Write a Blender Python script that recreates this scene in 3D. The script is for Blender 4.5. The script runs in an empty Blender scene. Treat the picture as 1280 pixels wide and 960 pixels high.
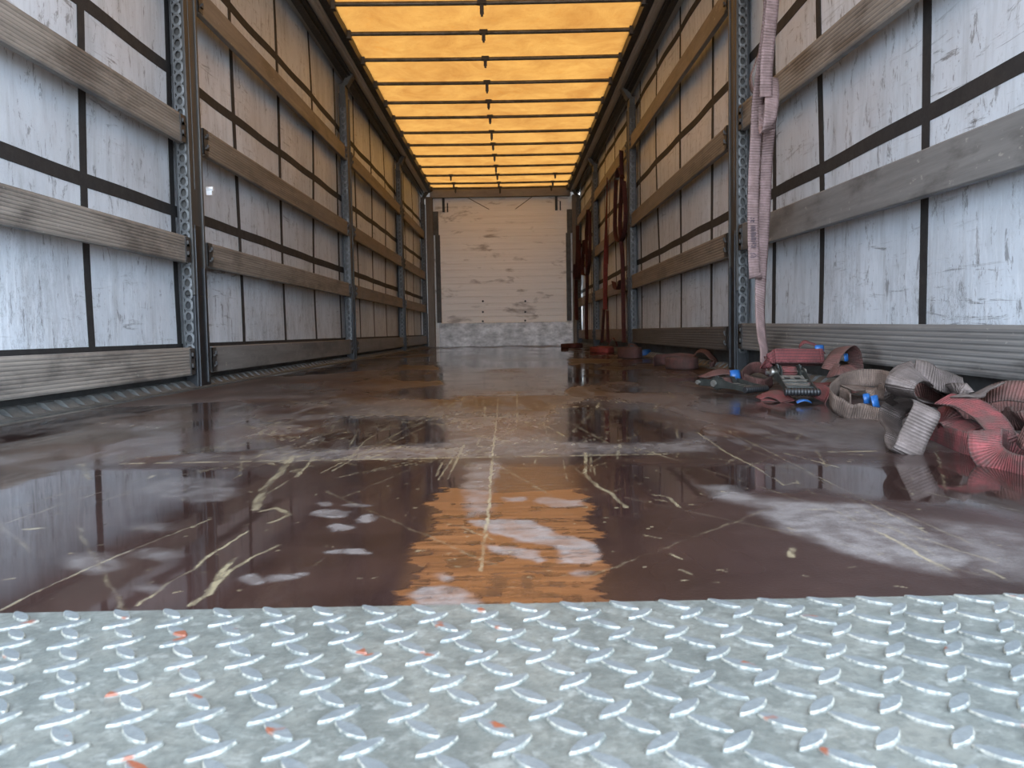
import bpy, math, random
import numpy as np
from mathutils import Vector, Matrix

random.seed(7)
rng = np.random.RandomState(11)
scn = bpy.context.scene
col = scn.collection

# ------------------------------------------------------------------ camera
FPX = 1033.4
PITCH, YAW, ROLL, CAMH = 0.06327, 0.0040, -0.01727, 0.2317
cp, sp, cy, sy = math.cos(PITCH), math.sin(PITCH), math.cos(YAW), math.sin(YAW)
Fw = Vector((sy * cp, cy * cp, -sp))
R0 = Vector((cy, -sy, 0)); U0 = R0.cross(Fw)
cr, sr = math.cos(ROLL), math.sin(ROLL)
Rt = R0 * cr + U0 * sr
Up = U0 * cr - R0 * sr
cam_d = bpy.data.cameras.new('camera')
cam_d.sensor_width = 36
cam_d.lens = FPX / 1280 * 36
cam_d.clip_start = 0.02
cam_d.dof.use_dof = True
cam_d.dof.focus_distance = 2.2
cam_d.dof.aperture_fstop = 18
cam = bpy.data.objects.new('camera', cam_d)
col.objects.link(cam)
M = Matrix((Rt, Up, -Fw)).transposed().to_4x4()
M.translation = Vector((0, 0, CAMH))
cam.matrix_world = M
scn.camera = cam

# ------------------------------------------------------------------ light
W = bpy.data.worlds.new('sky'); scn.world = W; W.use_nodes = True
wn = W.node_tree; wn.nodes.clear()
wo = wn.nodes.new('ShaderNodeOutputWorld'); wb = wn.nodes.new('ShaderNodeBackground')
wt = wn.nodes.new('ShaderNodeTexCoord'); ws = wn.nodes.new('ShaderNodeSeparateXYZ')
wr = wn.nodes.new('ShaderNodeValToRGB'); wm = wn.nodes.new('ShaderNodeMapRange')
wm.inputs[1].default_value = -1; wm.inputs[2].default_value = 1
e = wr.color_ramp.elements
e[0].position = 0.45; e[0].color = (0.30, 0.30, 0.30, 1)
e[1].position = 0.52; e[1].color = (0.72, 0.87, 1.06, 1)
wn.links.new(wt.outputs['Generated'], ws.inputs[0]); wn.links.new(ws.outputs[2], wm.inputs[0])
wn.links.new(wm.outputs[0], wr.inputs[0]); wn.links.new(wr.outputs[0], wb.inputs[0])
wx = wn.nodes.new('ShaderNodeMapRange')                 # overcast sky, brighter towards the right
wx.inputs[1].default_value = -1; wx.inputs[2].default_value = 1
wx.inputs[3].default_value = 2.5; wx.inputs[4].default_value = 5.7
wn.links.new(ws.outputs[0], wx.inputs[0]); wn.links.new(wx.outputs[0], wb.inputs[1])
wn.links.new(wb.outputs[0], wo.inputs[0])
sun_d = bpy.data.lights.new('sun', 'SUN'); sun_d.energy = 0.8; sun_d.angle = 0.2; sun_d.color = (1, 0.95, 0.88)
sun = bpy.data.objects.new('sun', sun_d); col.objects.link(sun)
sun.rotation_euler = (math.radians(-28), math.radians(6), 0)     # high, ahead of the trailer
sun.location = (0, 20, 12)

scn.view_settings.view_transform = 'Standard'
scn.view_settings.look = 'None'
scn.view_settings.exposure = 1.6
scn.view_settings.gamma = 1
scn.view_settings.use_curve_mapping = False
scn.cycles.max_bounces = 10
scn.cycles.diffuse_bounces = 6
scn.cycles.glossy_bounces = 4
scn.cycles.sample_clamp_indirect = 6
scn.cycles.use_denoising = True

# ------------------------------------------------------------------ geometry of the place
EY = 0.6806                                   # rear edge of the wooden floor
DY = 13.70                                    # headboard plane
ZR = 2.585                                    # tarp height
LA, LK, RA, RK = 1.4498, 0.0109, 1.2077, 0.0050
def XL(y): return -LA + LK * y                # faces of planks, left wall
def XR(y): return RA - RK * y
GAP = 0.08                                   # plank face to curtain

def ray(x, y): return Fw + Rt * ((x - 640) / FPX) - Up * ((y - 480) / FPX)
def at(x, y, Y):
    q = ray(x, y); t = Y / q[1]
    return Vector((q[0] * t, Y, CAMH + q[2] * t))
def fl(x, y):
    q = ray(x, y); t = -CAMH / q[2]
    return (q[0] * t, q[1] * t)
def wl(x, y, off=0):
    q = ray(x, y); t = (-LA - off) / (q[0] - LK * q[1])
    return Vector((q[0] * t, q[1] * t, CAMH + q[2] * t))
def wrr(x, y, off=0):
    q = ray(x, y); t = (RA + off) / (q[0] + RK * q[1])
    return Vector((q[0] * t, q[1] * t, CAMH + q[2] * t))

# ------------------------------------------------------------------ mesh builder
class MB:
    def __init__(s): s.v = []; s.f = []; s.uv = {}; s.sm = []
    def add(s, vs, fs, smooth=False, uvs=None):
        o = len(s.v); s.v += [tuple(v) for v in vs]
        for i, f in enumerate(fs):
            if uvs: s.uv[len(s.f)] = uvs[i]
            s.f.append([o + k for k in f]); s.sm.append(smooth)
        return s
    def box(s, x0, x1, y0, y1, z0, z1):
        v = [(x, y, z) for x in (x0, x1) for y in (y0, y1) for z in (z0, z1)]
        return s.add(v, [(0, 1, 3, 2), (4, 6, 7, 5), (0, 4, 5, 1), (2, 3, 7, 6), (0, 2, 6, 4), (1, 5, 7, 3)])
    def obox(s, c, ax, ay, az):
        c, ax, ay, az = Vector(c), Vector(ax), Vector(ay), Vector(az)
        v = [c + ax * i + ay * j + az * k for i in (-1, 1) for j in (-1, 1) for k in (-1, 1)]
        return s.add(v, [(0, 1, 3, 2), (4, 6, 7, 5), (0, 4, 5, 1), (2, 3, 7, 6), (0, 2, 6, 4), (1, 5, 7, 3)])
    def tube(s, pts, r, n=10, cap=True):
        pts = [Vector(p) for p in pts]; rs = r if isinstance(r, (list, tuple)) else [r] * len(pts)
        vs = []; ref = Vector((0, 0, 1))
        for i, p in enumerate(pts):
            t = (pts[min(i + 1, len(pts) - 1)] - pts[max(i - 1, 0)]).normalized()
            rf = ref if abs(t.dot(ref)) < 0.95 else Vector((1, 0, 0))
            a = t.cross(rf).normalized(); b = t.cross(a)
            for k in range(n):
                an = 2 * math.pi * k / n
                vs.append(p + (a * math.cos(an) + b * math.sin(an)) * rs[i])
        fs = []
        for i in range(len(pts) - 1):
            for k in range(n):
                k2 = (k + 1) % n
                fs.append((i * n + k, i * n + k2, (i + 1) * n + k2, (i + 1) * n + k))
        s.add(vs, fs, True)
        if cap:
            s.add(vs[:n], [tuple(range(n))[::-1]]); s.add(vs[-n:], [tuple(range(n))])
        return s
    def prism(s, poly, axis, h0, h1, frame=None):
        """polygon (a,b) extruded along an axis; frame maps (a,b,h) to a point"""
        n = len(poly)
        vs = [frame(a, b, h) for h in (h0, h1) for a, b in poly]
        fs = [tuple(range(n))[::-1], tuple(range(n, 2 * n))]
        fs += [(i, (i + 1) % n, n + (i + 1) % n, n + i) for i in range(n)]
        return s.add(vs, fs)
    def build(s, name, mat, parent=None, origin=None, bevel=0, merge=False):
        off = Vector((0, 0, 0))
        if parent is not None:
            off = wloc(parent)
        elif origin is not None:
            off = Vector(origin)
        me = bpy.data.meshes.new(name)
        me.from_pydata([(v[0] - off[0], v[1] - off[1], v[2] - off[2]) for v in s.v], [], s.f)
        me.polygons.foreach_set('use_smooth', s.sm)
        if s.uv:
            ul = me.uv_layers.new(name='UVMap')
            li = 0
            for i, f in enumerate(s.f):
                u = s.uv.get(i)
                for k in range(len(f)):
                    ul.data[li].uv = u[k] if u else (0, 0)
                    li += 1
        me.materials.append(mat)
        o = bpy.data.objects.new(name, me); col.objects.link(o)
        if parent is not None:
            o.parent = parent
        else:
            o.location = off
        if bevel:
            b = o.modifiers.new('bevel', 'BEVEL'); b.width = bevel; b.segments = 2; b.limit_method = 'ANGLE'
        return o

_wl = {}
def wloc(o):
    v = Vector(o.location)
    while o.parent is not None:
        o = o.parent; v = v + Vector(o.location)
    return v
def tag(o, label=None, cat=None, group=None, kind=None):
    if label: o['label'] = label
    if cat: o['category'] = cat
    if group: o['group'] = group
    if kind: o['kind'] = kind
    return o
def empty(name, loc, label, cat, group=None):
    o = bpy.data.objects.new(name, None); col.objects.link(o); o.location = loc
    o.empty_display_size = 0.05
    return tag(o, label, cat, group)

# ------------------------------------------------------------------ material helper
class G:
    def __init__(s, name):
        s.m = bpy.data.materials.new(name); s.m.use_nodes = True
        s.t = s.m.node_tree; s.t.nodes.clear()
        s.out = s.t.nodes.new('ShaderNodeOutputMaterial')
        s.p = s.t.nodes.new('ShaderNodeBsdfPrincipled')
        s.t.links.new(s.p.outputs[0], s.out.inputs[0])
        s.pos = s.t.nodes.new('ShaderNodeNewGeometry').outputs['Position']
    def L(s, a, b):
        if hasattr(a, 'links'): s.t.links.new(a, b)
        else:
            if hasattr(b.default_value, '__len__') and len(b.default_value) == 4 and len(a) == 3: a = (*a, 1)
            b.default_value = a
    def vec(s, scale, src=None):
        n = s.t.nodes.new('ShaderNodeMapping'); s.L(src or s.pos, n.inputs[0]); n.inputs['Scale'].default_value = scale
        return n.outputs[0]
    def noise(s, scale=5, stretch=None, detail=3, rough=0.55, src=None, dist=0):
        n = s.t.nodes.new('ShaderNodeTexNoise')
        s.L(s.vec(stretch, src) if stretch else (src or s.pos), n.inputs['Vector'])
        n.inputs['Scale'].default_value = scale; n.inputs['Detail'].default_value = detail
        n.inputs['Roughness'].default_value = rough; n.inputs['Distortion'].default_value = dist
        return n.outputs[0]
    def ramp(s, f, a, b, va=0.0, vb=1.0):
        n = s.t.nodes.new('ShaderNodeMapRange'); s.L(f, n.inputs[0])
        n.inputs[1].default_value = a; n.inputs[2].default_value = b
        n.inputs[3].default_value = va; n.inputs[4].default_value = vb
        return n.outputs[0]
    def mix(s, f, a, b):
        n = s.t.nodes.new('ShaderNodeMix'); n.data_type = 'RGBA'
        s.L(f, n.inputs[0]); s.L(a, n.inputs[6]); s.L(b, n.inputs[7])
        return n.outputs[2]
    def math(s, op, a, b=0.0):
        n = s.t.nodes.new('ShaderNodeMath'); n.operation = op; s.L(a, n.inputs[0]); s.L(b, n.inputs[1])
        return n.outputs[0]
    def bump(s, h, strength=0.3, dist=0.01, prev=None):
        n = s.t.nodes.new('ShaderNodeBump'); s.L(h, n.inputs['Height'])
        n.inputs['Strength'].default_value = strength; n.inputs['Distance'].default_value = dist
        if prev is not None: s.L(prev, n.inputs['Normal'])
        return n.outputs[0]
    def sepz(s, src=None):
        n = s.t.nodes.new('ShaderNodeSeparateXYZ'); s.L(src or s.pos, n.inputs[0]); return n.outputs
    def attr(s, name):
        return s.t.nodes.new('ShaderNodeAttribute')
    def set(s, color=None, rough=None, metal=None, normal=None, spec=None):
        p = s.p
        if color is not None: s.L(color, p.inputs['Base Color'])
        if rough is not None: s.L(rough, p.inputs['Roughness'])
        if metal is not None: s.L(metal, p.inputs['Metallic'])
        if normal is not None: s.L(normal, p.inputs['Normal'])
        if spec is not None: s.L(spec, p.inputs['Specular IOR Level'])
        return s.m

def simple(name, c, rough=0.5, metal=0.0, var=0.35, scale=9, stretch=None, bump=0.0):
    g = G(name)
    n = g.noise(scale, stretch, 4, 0.6)
    n2 = g.noise(scale * 6, stretch, 2, 0.6)
    f = g.math('ADD', g.math('MULTIPLY', n, 0.7), g.math('MULTIPLY', n2, 0.3))
    dark = tuple(x * (1 - var) for x in c); lite = tuple(min(1, x * (1 + var)) for x in c)
    cc = g.mix(g.ramp(f, 0.3, 0.7), dark, lite)
    return g.set(cc, g.ramp(f, 0.3, 0.7, rough + 0.08, rough - 0.06), metal, g.bump(f, bump, 0.004) if bump else None)

# curtain tarpaulin
def curtain_mat():
    g = G('grey_tarpaulin')
    big = g.noise(1.6, (1, 1, 1), 4, 0.6)
    vert = g.noise(14, (1, 1, 0.10), 4, 0.7)
    base = g.mix(g.ramp(big, 0.3, 0.72), (0.42, 0.45, 0.48), (0.60, 0.635, 0.675))
    base = g.mix(g.ramp(vert, 0.50, 0.78, 0, 0.5), base, (0.22, 0.215, 0.21))
    z = g.sepz()[2]
    low = g.ramp(z, 0.95, 0.25)
    fine = g.noise(60, (1, 1, 0.16), 5, 0.75)
    base = g.mix(g.ramp(fine, 0.52, 0.75, 0, 0.30), base, (0.20, 0.20, 0.20))
    sm = g.noise(7, (1, 0.55, 5.0), 6, 0.78, dist=0.7)
    zone = g.ramp(g.noise(1.3, (1, 1, 1.6), 3), 0.46, 0.62)
    base = g.mix(g.math('MULTIPLY', g.math('MULTIPLY', g.ramp(sm, 0.58, 0.64), zone), 0.75), base, (0.065, 0.06, 0.058))
    sm2 = g.noise(16, (1, 1.6, 0.5), 5, 0.8, dist=0.5)
    base = g.mix(g.math('MULTIPLY', g.ramp(sm2, 0.575, 0.63), 0.65), base, (0.085, 0.08, 0.075))
    cr = g.noise(7, (1, 1.5, 0.6), 8, 0.82, dist=0.15)
    crk = g.math('SUBTRACT', 1.0, g.ramp(g.math('ABSOLUTE', g.math('SUBTRACT', cr, 0.5)), 0.0, 0.016))
    crk = g.math('MULTIPLY', g.math('MULTIPLY', crk, low), g.ramp(g.noise(3, None, 3), 0.42, 0.56, 0.0, 0.8))
    base = g.mix(crk, base, (0.10, 0.095, 0.09))
    wp = g.noise(26, (1, 2.0, 0.3), 5, 0.8)
    base = g.mix(g.math('MULTIPLY', g.math('MULTIPLY', g.ramp(wp, 0.52, 0.62), low), 0.5), base, (0.66, 0.68, 0.70))
    nb = g.bump(g.noise(4, (1, 1.2, 0.8), 3), 0.25, 0.03)
    nb = g.bump(cr, 0.3, 0.006, nb)
    return g.set(base, g.ramp(vert, 0.3, 0.8, 0.30, 0.55), 0.0, nb, 0.5)
MC = curtain_mat()
MWEB = simple('dark_webbing', (0.013, 0.01202, 0.0117), 0.75, 0, 0.3, 20)

def plank_mat(name, a, b, stain, rough=0.6):
    g = G(name)
    st = g.noise(30, (1, 0.05, 1), 5, 0.7)
    bl = g.noise(3.2, (1, 0.8, 2.2), 5, 0.65)
    c = g.mix(g.ramp(st, 0.3, 0.7), a, b)
    c = g.mix(g.ramp(bl, 0.50, 0.64, 0, 0.8), c, stain)
    sp_ = g.noise(45, (1, 0.6, 1), 3, 0.6)
    c = g.mix(g.ramp(sp_, 0.66, 0.72, 0, 0.5), c, (0.34, 0.32, 0.28))
    return g.set(c, g.ramp(bl, 0.3, 0.7, rough + 0.05, rough - 0.15), 0, g.bump(st, 0.35, 0.003), 0.4)
MPL = plank_mat('weathered_plank', (0.132, 0.1175, 0.1023), (0.264, 0.2343, 0.2013), (0.066, 0.0594, 0.05412))
MPD = plank_mat('dark_plank', (0.055, 0.050, 0.045), (0.10, 0.092, 0.083), (0.03, 0.027, 0.025), 0.6)
MPG = plank_mat('grey_plank', (0.1144, 0.1092, 0.104), (0.1872, 0.1794, 0.169), (0.052, 0.0494, 0.0468), 0.55)
MPT = plank_mat('timber_plank', (0.1275, 0.105, 0.084), (0.2175, 0.18, 0.1425), (0.06375, 0.0525, 0.0435))

MZN = simple('zinc_steel', (0.0975, 0.1008, 0.1008), 0.5, 0.3, 0.5, 22)
MPOST = simple('post_steel', (0.04634, 0.04433, 0.0403), 0.5, 0.1, 0.35, 8, (1, 1, 0.15))
MBLK = simple('black_steel', (0.012, 0.0125, 0.014), 0.45, 0.1, 0.5, 12)
MALU = simple('dull_aluminium', (0.42, 0.38, 0.33), 0.45, 0.3, 0.3, 6, (1, 0.1, 1))
MBEAM = simple('front_beam_paint', (0.195, 0.1755, 0.1593), 0.5, 0.1, 0.25, 4, (0.4, 1, 1))
MBOW = simple('bow_steel', (0.10, 0.085, 0.065), 0.5, 0.4, 0.5, 14)
MRUB = simple('black_rubber', (0.014, 0.014, 0.015), 0.5, 0, 0.4, 30)
MBLUE = simple('blue_plastic', (0.0091, 0.0728, 0.2275), 0.4, 0, 0.35, 40)
MWHITE = simple('white_plastic', (0.75, 0.75, 0.74), 0.4, 0, 0.1, 30)

def kick_mat():
    g = G('galvanised_kick')
    n = g.noise(6, (1, 1, 1.6), 6, 0.7)
    n2 = g.noise(1.8, (1, 1, 0.6), 3)
    c = g.mix(g.ramp(n, 0.35, 0.68), (0.34, 0.34, 0.34), (0.90, 0.90, 0.89))
    c = g.mix(g.ramp(n2, 0.5, 0.75, 0, 0.5), c, (0.10, 0.10, 0.10))
    return g.set(c, 0.5, 0.2, g.bump(n, 0.3, 0.004))
MKICK = kick_mat()

def board_mat():
    g = G('headboard_panel')
    st = g.noise(5, (0.25, 1, 9), 4, 0.6)
    bl = g.noise(2.2, (0.7, 1, 2.6), 5, 0.65, dist=0.4)
    c = g.mix(g.ramp(st, 0.3, 0.7), (0.80, 0.77, 0.73), (0.90, 0.88, 0.84))
    c = g.mix(g.ramp(bl, 0.56, 0.66, 0, 0.7), c, (0.24, 0.20, 0.17))
    wv = g.noise(3, (0.5, 1, 7), 5, 0.6)
    c = g.mix(g.ramp(wv, 0.64, 0.72, 0, 0.6), c, (0.85, 0.84, 0.80))
    return g.set(c, 0.5, 0.0, g.bump(st, 0.15, 0.004), 0.4)
MBOARD = board_mat()

def roof_mat():
    g = G('orange_roof_tarp')
    a = g.noise(2.2, (1.2, 1, 1), 6, 0.7, dist=0.5)
    b = g.noise(7, (1.6, 0.9, 1), 5, 0.7, dist=1.0)
    c = g.mix(g.ramp(a, 0.32, 0.68), (0.1008, 0.0384, 0.0076), (0.1424, 0.064, 0.0136))
    c = g.mix(g.ramp(b, 0.56, 0.76, 0, 0.55), c, (0.12, 0.04, 0.0056))
    cr = g.noise(1.3, (1, 2.4, 1), 6, 0.6, dist=2.5)
    ln = g.math('SUBTRACT', 1.0, g.ramp(g.math('ABSOLUTE', g.math('SUBTRACT', cr, 0.5)), 0.0, 0.006))
    c = g.mix(g.math('MULTIPLY', ln, 0.35), c, (0.072, 0.024, 0.004))
    t = g.t.nodes.new('ShaderNodeBsdfTranslucent'); d = g.t.nodes.new('ShaderNodeBsdfDiffuse')
    g.L(c, t.inputs[0]); g.L(c, d.inputs[0])
    cl = g.noise(34, (1, 2.0, 1), 5, 0.8)
    c = g.mix(g.ramp(cl, 0.42, 0.62, 0, 0.85), c, (0.05472, 0.01958, 0.004032))
    sp_ = g.noise(4.2, (1, 1.3, 1), 5, 0.8, dist=0.3)
    c = g.mix(g.ramp(sp_, 0.54, 0.66, 0, 0.7), c, (0.064, 0.02, 0.0056))
    nb = g.bump(a, 0.4, 0.03); g.L(nb, t.inputs['Normal']); g.L(nb, d.inputs['Normal'])
    mx = g.t.nodes.new('ShaderNodeMixShader'); mx.inputs[0].default_value = 0.25
    g.L(t.outputs[0], mx.inputs[1]); g.L(d.outputs[0], mx.inputs[2])
    g.L(mx.outputs[0], g.out.inputs[0])
    return g.m
MROOF = roof_mat()

def strap_mat(name, c1, c2, dirt, dirt_amt=0.6, stripe=None, rib=0.0062):
    """woven webbing: ribs across the width, v runs 0..1 over the width"""
    g = G(name)
    tc = g.t.nodes.new('ShaderNodeTexCoord').outputs['UV']
    s = g.sepz(tc)
    wv = g.math('SINE', g.math('MULTIPLY', s[0], 2 * math.pi / rib))
    wv = g.ramp(wv, -0.7, 0.9)
    w2 = g.math('SINE', g.math('MULTIPLY', s[1], 2 * math.pi * 9))
    n = g.noise(28, None, 4, 0.65)
    n2 = g.noise(90, None, 3, 0.6)
    c = g.mix(g.ramp(n, 0.35, 0.65), c1, c2)
    edge = g.ramp(g.math('ABSOLUTE', g.math('SUBTRACT', s[1], 0.5)), 0.44, 0.49)
    dd = g.math('ADD', g.math('MULTIPLY', g.ramp(n, 0.62, 0.38), dirt_amt), g.math('MULTIPLY', edge, 0.6))
    c = g.mix(g.math('MINIMUM', dd, 1.0), c, dirt)
    if stripe:
        st = g.ramp(g.math('SINE', g.math('MULTIPLY', s[1], 2 * math.pi * 5)), 0.2, 0.8)
        c = g.mix(g.math('MULTIPLY', st, 0.7), c, stripe)
    wear = g.ramp(g.noise(16, None, 3, 0.6), 0.36, 0.62, 0.08, 0.55)
    c = g.mix(g.math('MULTIPLY', g.math('SUBTRACT', 1.0, wv), wear), c, tuple(x * 0.35 for x in dirt))
    h = g.math('ADD', wv, g.math('MULTIPLY', w2, 0.12))
    nb = g.bump(h, 0.9, 0.0014); nb = g.bump(n2, 0.3, 0.002, nb)
    return g.set(c, 0.8, 0, nb, 0.25)
MS_GREY = strap_mat('dirty_grey_brown_webbing', (0.08134, 0.06101, 0.05287), (0.1261, 0.09758, 0.08741), (0.06711, 0.05084, 0.04271))
MS_RED = strap_mat('faded_red_webbing', (0.1068, 0.01525, 0.01627), (0.183, 0.04321, 0.04321), (0.07626, 0.04677, 0.03966), 0.75)
MS_PINK = strap_mat('pale_pink_webbing', (0.2372, 0.1555, 0.1449), (0.2951, 0.2003, 0.1897), (0.1897, 0.1318, 0.1186), 0.5, rib=0.010)
MS_BRN = strap_mat('brown_webbing', (0.1178, 0.0806, 0.062), (0.1674, 0.1178, 0.093), (0.0868, 0.062, 0.0496))
MS_RB = strap_mat('red_brown_webbing', (0.08348, 0.0287, 0.02347), (0.1252, 0.05217, 0.04435), (0.06522, 0.04173, 0.03391), 0.7)
MS_STR = strap_mat('striped_red_webbing', (0.1476, 0.02371, 0.0253), (0.1897, 0.04743, 0.04743), (0.09486, 0.0527, 0.04743), 0.4, (0.0527, 0.02371, 0.02213), rib=0.004)
MS_DRK = strap_mat('dark_red_webbing', (0.06, 0.01313, 0.0105), (0.08625, 0.02063, 0.01688), (0.0375, 0.01688, 0.01313), 0.4, rib=0.012)
MS_BR2 = strap_mat('bright_red_webbing', (0.18, 0.02, 0.015), (0.23, 0.035, 0.025), (0.11, 0.04, 0.03), 0.4, rib=0.012)
MINK = simple('print_ink', (0.07, 0.05, 0.06), 0.8)

# ------------------------------------------------------------------ floor
def vnoise(x, y, seed):
    r = np.random.RandomState(seed); T = r.rand(256, 256)
    xi = np.floor(x).astype(int); yi = np.floor(y).astype(int)
    fx = x - xi; fy = y - yi
    fx = fx * fx * (3 - 2 * fx); fy = fy * fy * (3 - 2 * fy)
    g = lambda a, b: T[a & 255, b & 255]
    return (g(xi, yi) * (1 - fx) + g(xi + 1, yi) * fx) * (1 - fy) + (g(xi, yi + 1) * (1 - fx) + g(xi + 1, yi + 1) * fx) * fy
def fbm(x, y, seed, o=4):
    v = 0; a = 0.5; t = 0
    for k in range(o):
        v = v + a * vnoise(x * 2 ** k, y * 2 ** k, seed + k); t += a; a *= 0.55
    return v / t
def sst(a, b, x):
    t = np.clip((x - a) / (b - a), 0, 1); return t * t * (3 - 2 * t)

def make_floor():
    x0, x1 = -1.40, 1.20
    xs = [x0]
    while xs[-1] < x1:
        xs.append(xs[-1] + (0.0017 if -0.72 < xs[-1] < 0.75 else 0.0045))
    xs = np.array(xs)
    ys = [EY]
    while ys[-1] < DY + 0.05:
        ys.append(ys[-1] + max(0.0022, ys[-1] ** 2 / (CAMH * FPX) * 1.15))
    ys = np.array(ys)
    X, Y = np.meshgrid(xs, ys)
    nx, ny = len(xs), len(ys)
    # jittered coordinates give every stain a ragged outline
    jx = X + 0.030 * (fbm(X * 25, Y * 25, 3) - 0.5); jy = Y + 0.030 * (fbm(X * 25, Y * 25, 9) - 0.5)
    def poly_mask(pp, soft=0.012, gx=None, gy=None, floor_pts=False):
        px = np.array([fl(*p) for p in pp]) if not floor_pts else np.array(pp)
        ax, ay = (jx if gx is None else gx), (jy if gy is None else gy)
        ins = np.zeros(X.shape, bool); dist = np.full(X.shape, 9.0)
        n = len(px)
        for i in range(n):
            a, b = px[i], px[(i + 1) % n]
            c = (a[1] > ay) != (b[1] > ay)
            with np.errstate(divide='ignore', invalid='ignore'):
                xi = (b[0] - a[0]) * (ay - a[1]) / (b[1] - a[1] + 1e-12) + a[0]
            ins ^= c & (ax < xi)
            d = b - a; l2 = d @ d + 1e-12
            t = np.clip(((ax - a[0]) * d[0] + (ay - a[1]) * d[1]) / l2, 0, 1)
            dist = np.minimum(dist, np.hypot(ax - a[0] - t * d[0], ay - a[1] - t * d[1]))
        sd = np.where(ins, dist, -dist)
        return sst(-soft, soft, sd)
    scr = np.zeros(X.shape); chalk = np.zeros(X.shape); worn = np.zeros(X.shape)
    kx = X + 0.006 * (fbm(X * 60, Y * 60, 21) - 0.5); ky = Y + 0.012 * (fbm(X * 60, Y * 40, 25) - 0.5)
    rag = fbm(X * 70, Y * 14, 31, 4)
    def stroke(pts, w, strength=1.0, floor_pts=False, ragged=0.5):
        nonlocal scr
        P = np.array(pts if floor_pts else [fl(*p) for p in pts])
        m = w * 3 + 0.02
        i0, i1 = np.searchsorted(ys, [P[:, 1].min() - m, P[:, 1].max() + m])
        k0, k1 = np.searchsorted(xs, [P[:, 0].min() - m, P[:, 0].max() + m])
        if i1 <= i0 or k1 <= k0: return
        ax = kx[i0:i1, k0:k1]; ay = ky[i0:i1, k0:k1]
        dist = np.full(ax.shape, 9.0)
        for a, b in zip(P[:-1], P[1:]):
            d = b - a; l2 = d @ d + 1e-12
            t = np.clip(((ax - a[0]) * d[0] + (ay - a[1]) * d[1]) / l2, 0, 1)
            dist = np.minimum(dist, np.hypot(ax - a[0] - t * d[0], ay - a[1] - t * d[1]))
        rg = rag[i0:i1, k0:k1]
        w = max(w * 0.62, 0.0011)
        ww = w * (1 - ragged + 2 * ragged * rg)
        v = (1 - sst(ww * 0.6, ww * 1.15, dist)) * strength * (0.35 + 0.65 * sst(0.40, 0.62, rg + 0.22 * (1 - ragged)))
        scr[i0:i1, k0:k1] = np.maximum(scr[i0:i1, k0:k1], v)
    # board seams, scratched pale
    stroke([(-20, 582), (300, 577), (560, 572.5), (880, 567), (1120, 563.5)], 0.0038, 0.9, ragged=0.3)
    stroke([(330, 576.5), (560, 572), (700, 570), (860, 567.5)], 0.007, 0.95, ragged=0.6)
    for yy in (2.97, 4.42, 5.9, 7.4, 8.9, 10.4, 11.9):
        stroke([(-1.3, yy + 0.015), (1.1, yy)], 0.007, 0.45, True)
    stroke([(600, 714), (610, 645), (615.6, 570), (621, 521), (623, 497)], 0.0032, 0.95, ragged=0.35)
    S = [([(172, 757), (210, 729), (244, 711), (259, 696), (309, 664)], .0033, .9),
         ([(238, 756), (259, 744), (277, 714), (296, 697)], .0052, .95),
         ([(259, 739), (289, 712), (315, 697), (349, 682)], .0042, .9),
         ([(319, 637), (330, 611), (349, 592), (366, 570)], .011, .8),
         ([(326, 639), (345, 635), (364, 643), (337, 654)], .0062, .9),
         ([(371, 596), (394, 570)], .006, .8), ([(335, 617), (360, 601)], .005, .7),
         ([(0, 763), (60, 733), (142, 697), (262, 649)], .0022, .7),
         ([(0, 656), (90, 627), (191, 594)], .0020, .65), ([(186, 598), (193, 594)], .006, .8),
         ([(32, 661), (61, 660)], .006, .85),
         ([(732, 566), (732, 592), (745, 607), (766, 618), (782, 634)], .0058, .95),
         ([(738, 566), (739, 590)], .004, .6),
         ([(818, 619), (835, 621), (848, 634)], .005, .9), ([(820, 624), (832, 626)], .004, .7),
         ([(576, 658), (595, 666), (617, 675)], .0025, .7),
         ([(620, 522), (638, 521)], .006, .9), ([(646, 491), (647, 529)], .004, .8),
         ([(679, 527), (682, 538), (685, 546)], .0035, .9), ([(606, 508), (606, 527)], .005, .8),
         ([(739, 518), (726, 528), (716, 540)], .004, .8), ([(704, 575), (708, 598)], .002, .7),
         ([(415, 589), (501, 540), (550, 506)], .0032, .7), ([(400, 592), (520, 530)], .0022, .6),
         ([(450, 572), (560, 520)], .0028, .6), ([(436, 575), (455, 552), (490, 530)], .003, .7),
         ([(548, 600), (566, 572)], .003, .7), ([(560, 598), (580, 556)], .004, .8),
         ([(545, 595), (553, 578)], .003, .7), ([(586, 542), (600, 548), (596, 556)], .004, .7),
         ([(871, 540), (909, 566), (946, 585), (980, 606)], .0036, .85),
         ([(980, 606), (996, 604)], .004, .8), ([(994, 600), (1000, 606)], .003, .7),
         ([(912, 540), (980, 574), (1070, 620), (1160, 667)], .0015, .7),
         ([(1089, 660), (1130, 682), (1160, 700), (1192, 714)], .0036, .95),
         ([(1047, 640), (1072, 652)], .004, .85), ([(1231, 712), (1256, 723)], .0035, .9),
         ([(1002, 637.5), (1032, 637)], .006, .85), ([(985, 660), (996, 663)], .004, .8),
         ([(745, 594), (742, 583), (760, 578)], .003, .5), ([(780, 594), (812, 597)], .003, .4),
         ([(838, 692), (852, 699)], .003, .8), ([(990, 686), (988, 696)], .006, .8),
         ([(852, 712), (866, 718)], .003, .7), ([(805, 669), (824, 672)], .003, .7)]
    for p, w, st in S: stroke(p, w, st)
    r = random.Random(5)
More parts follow.
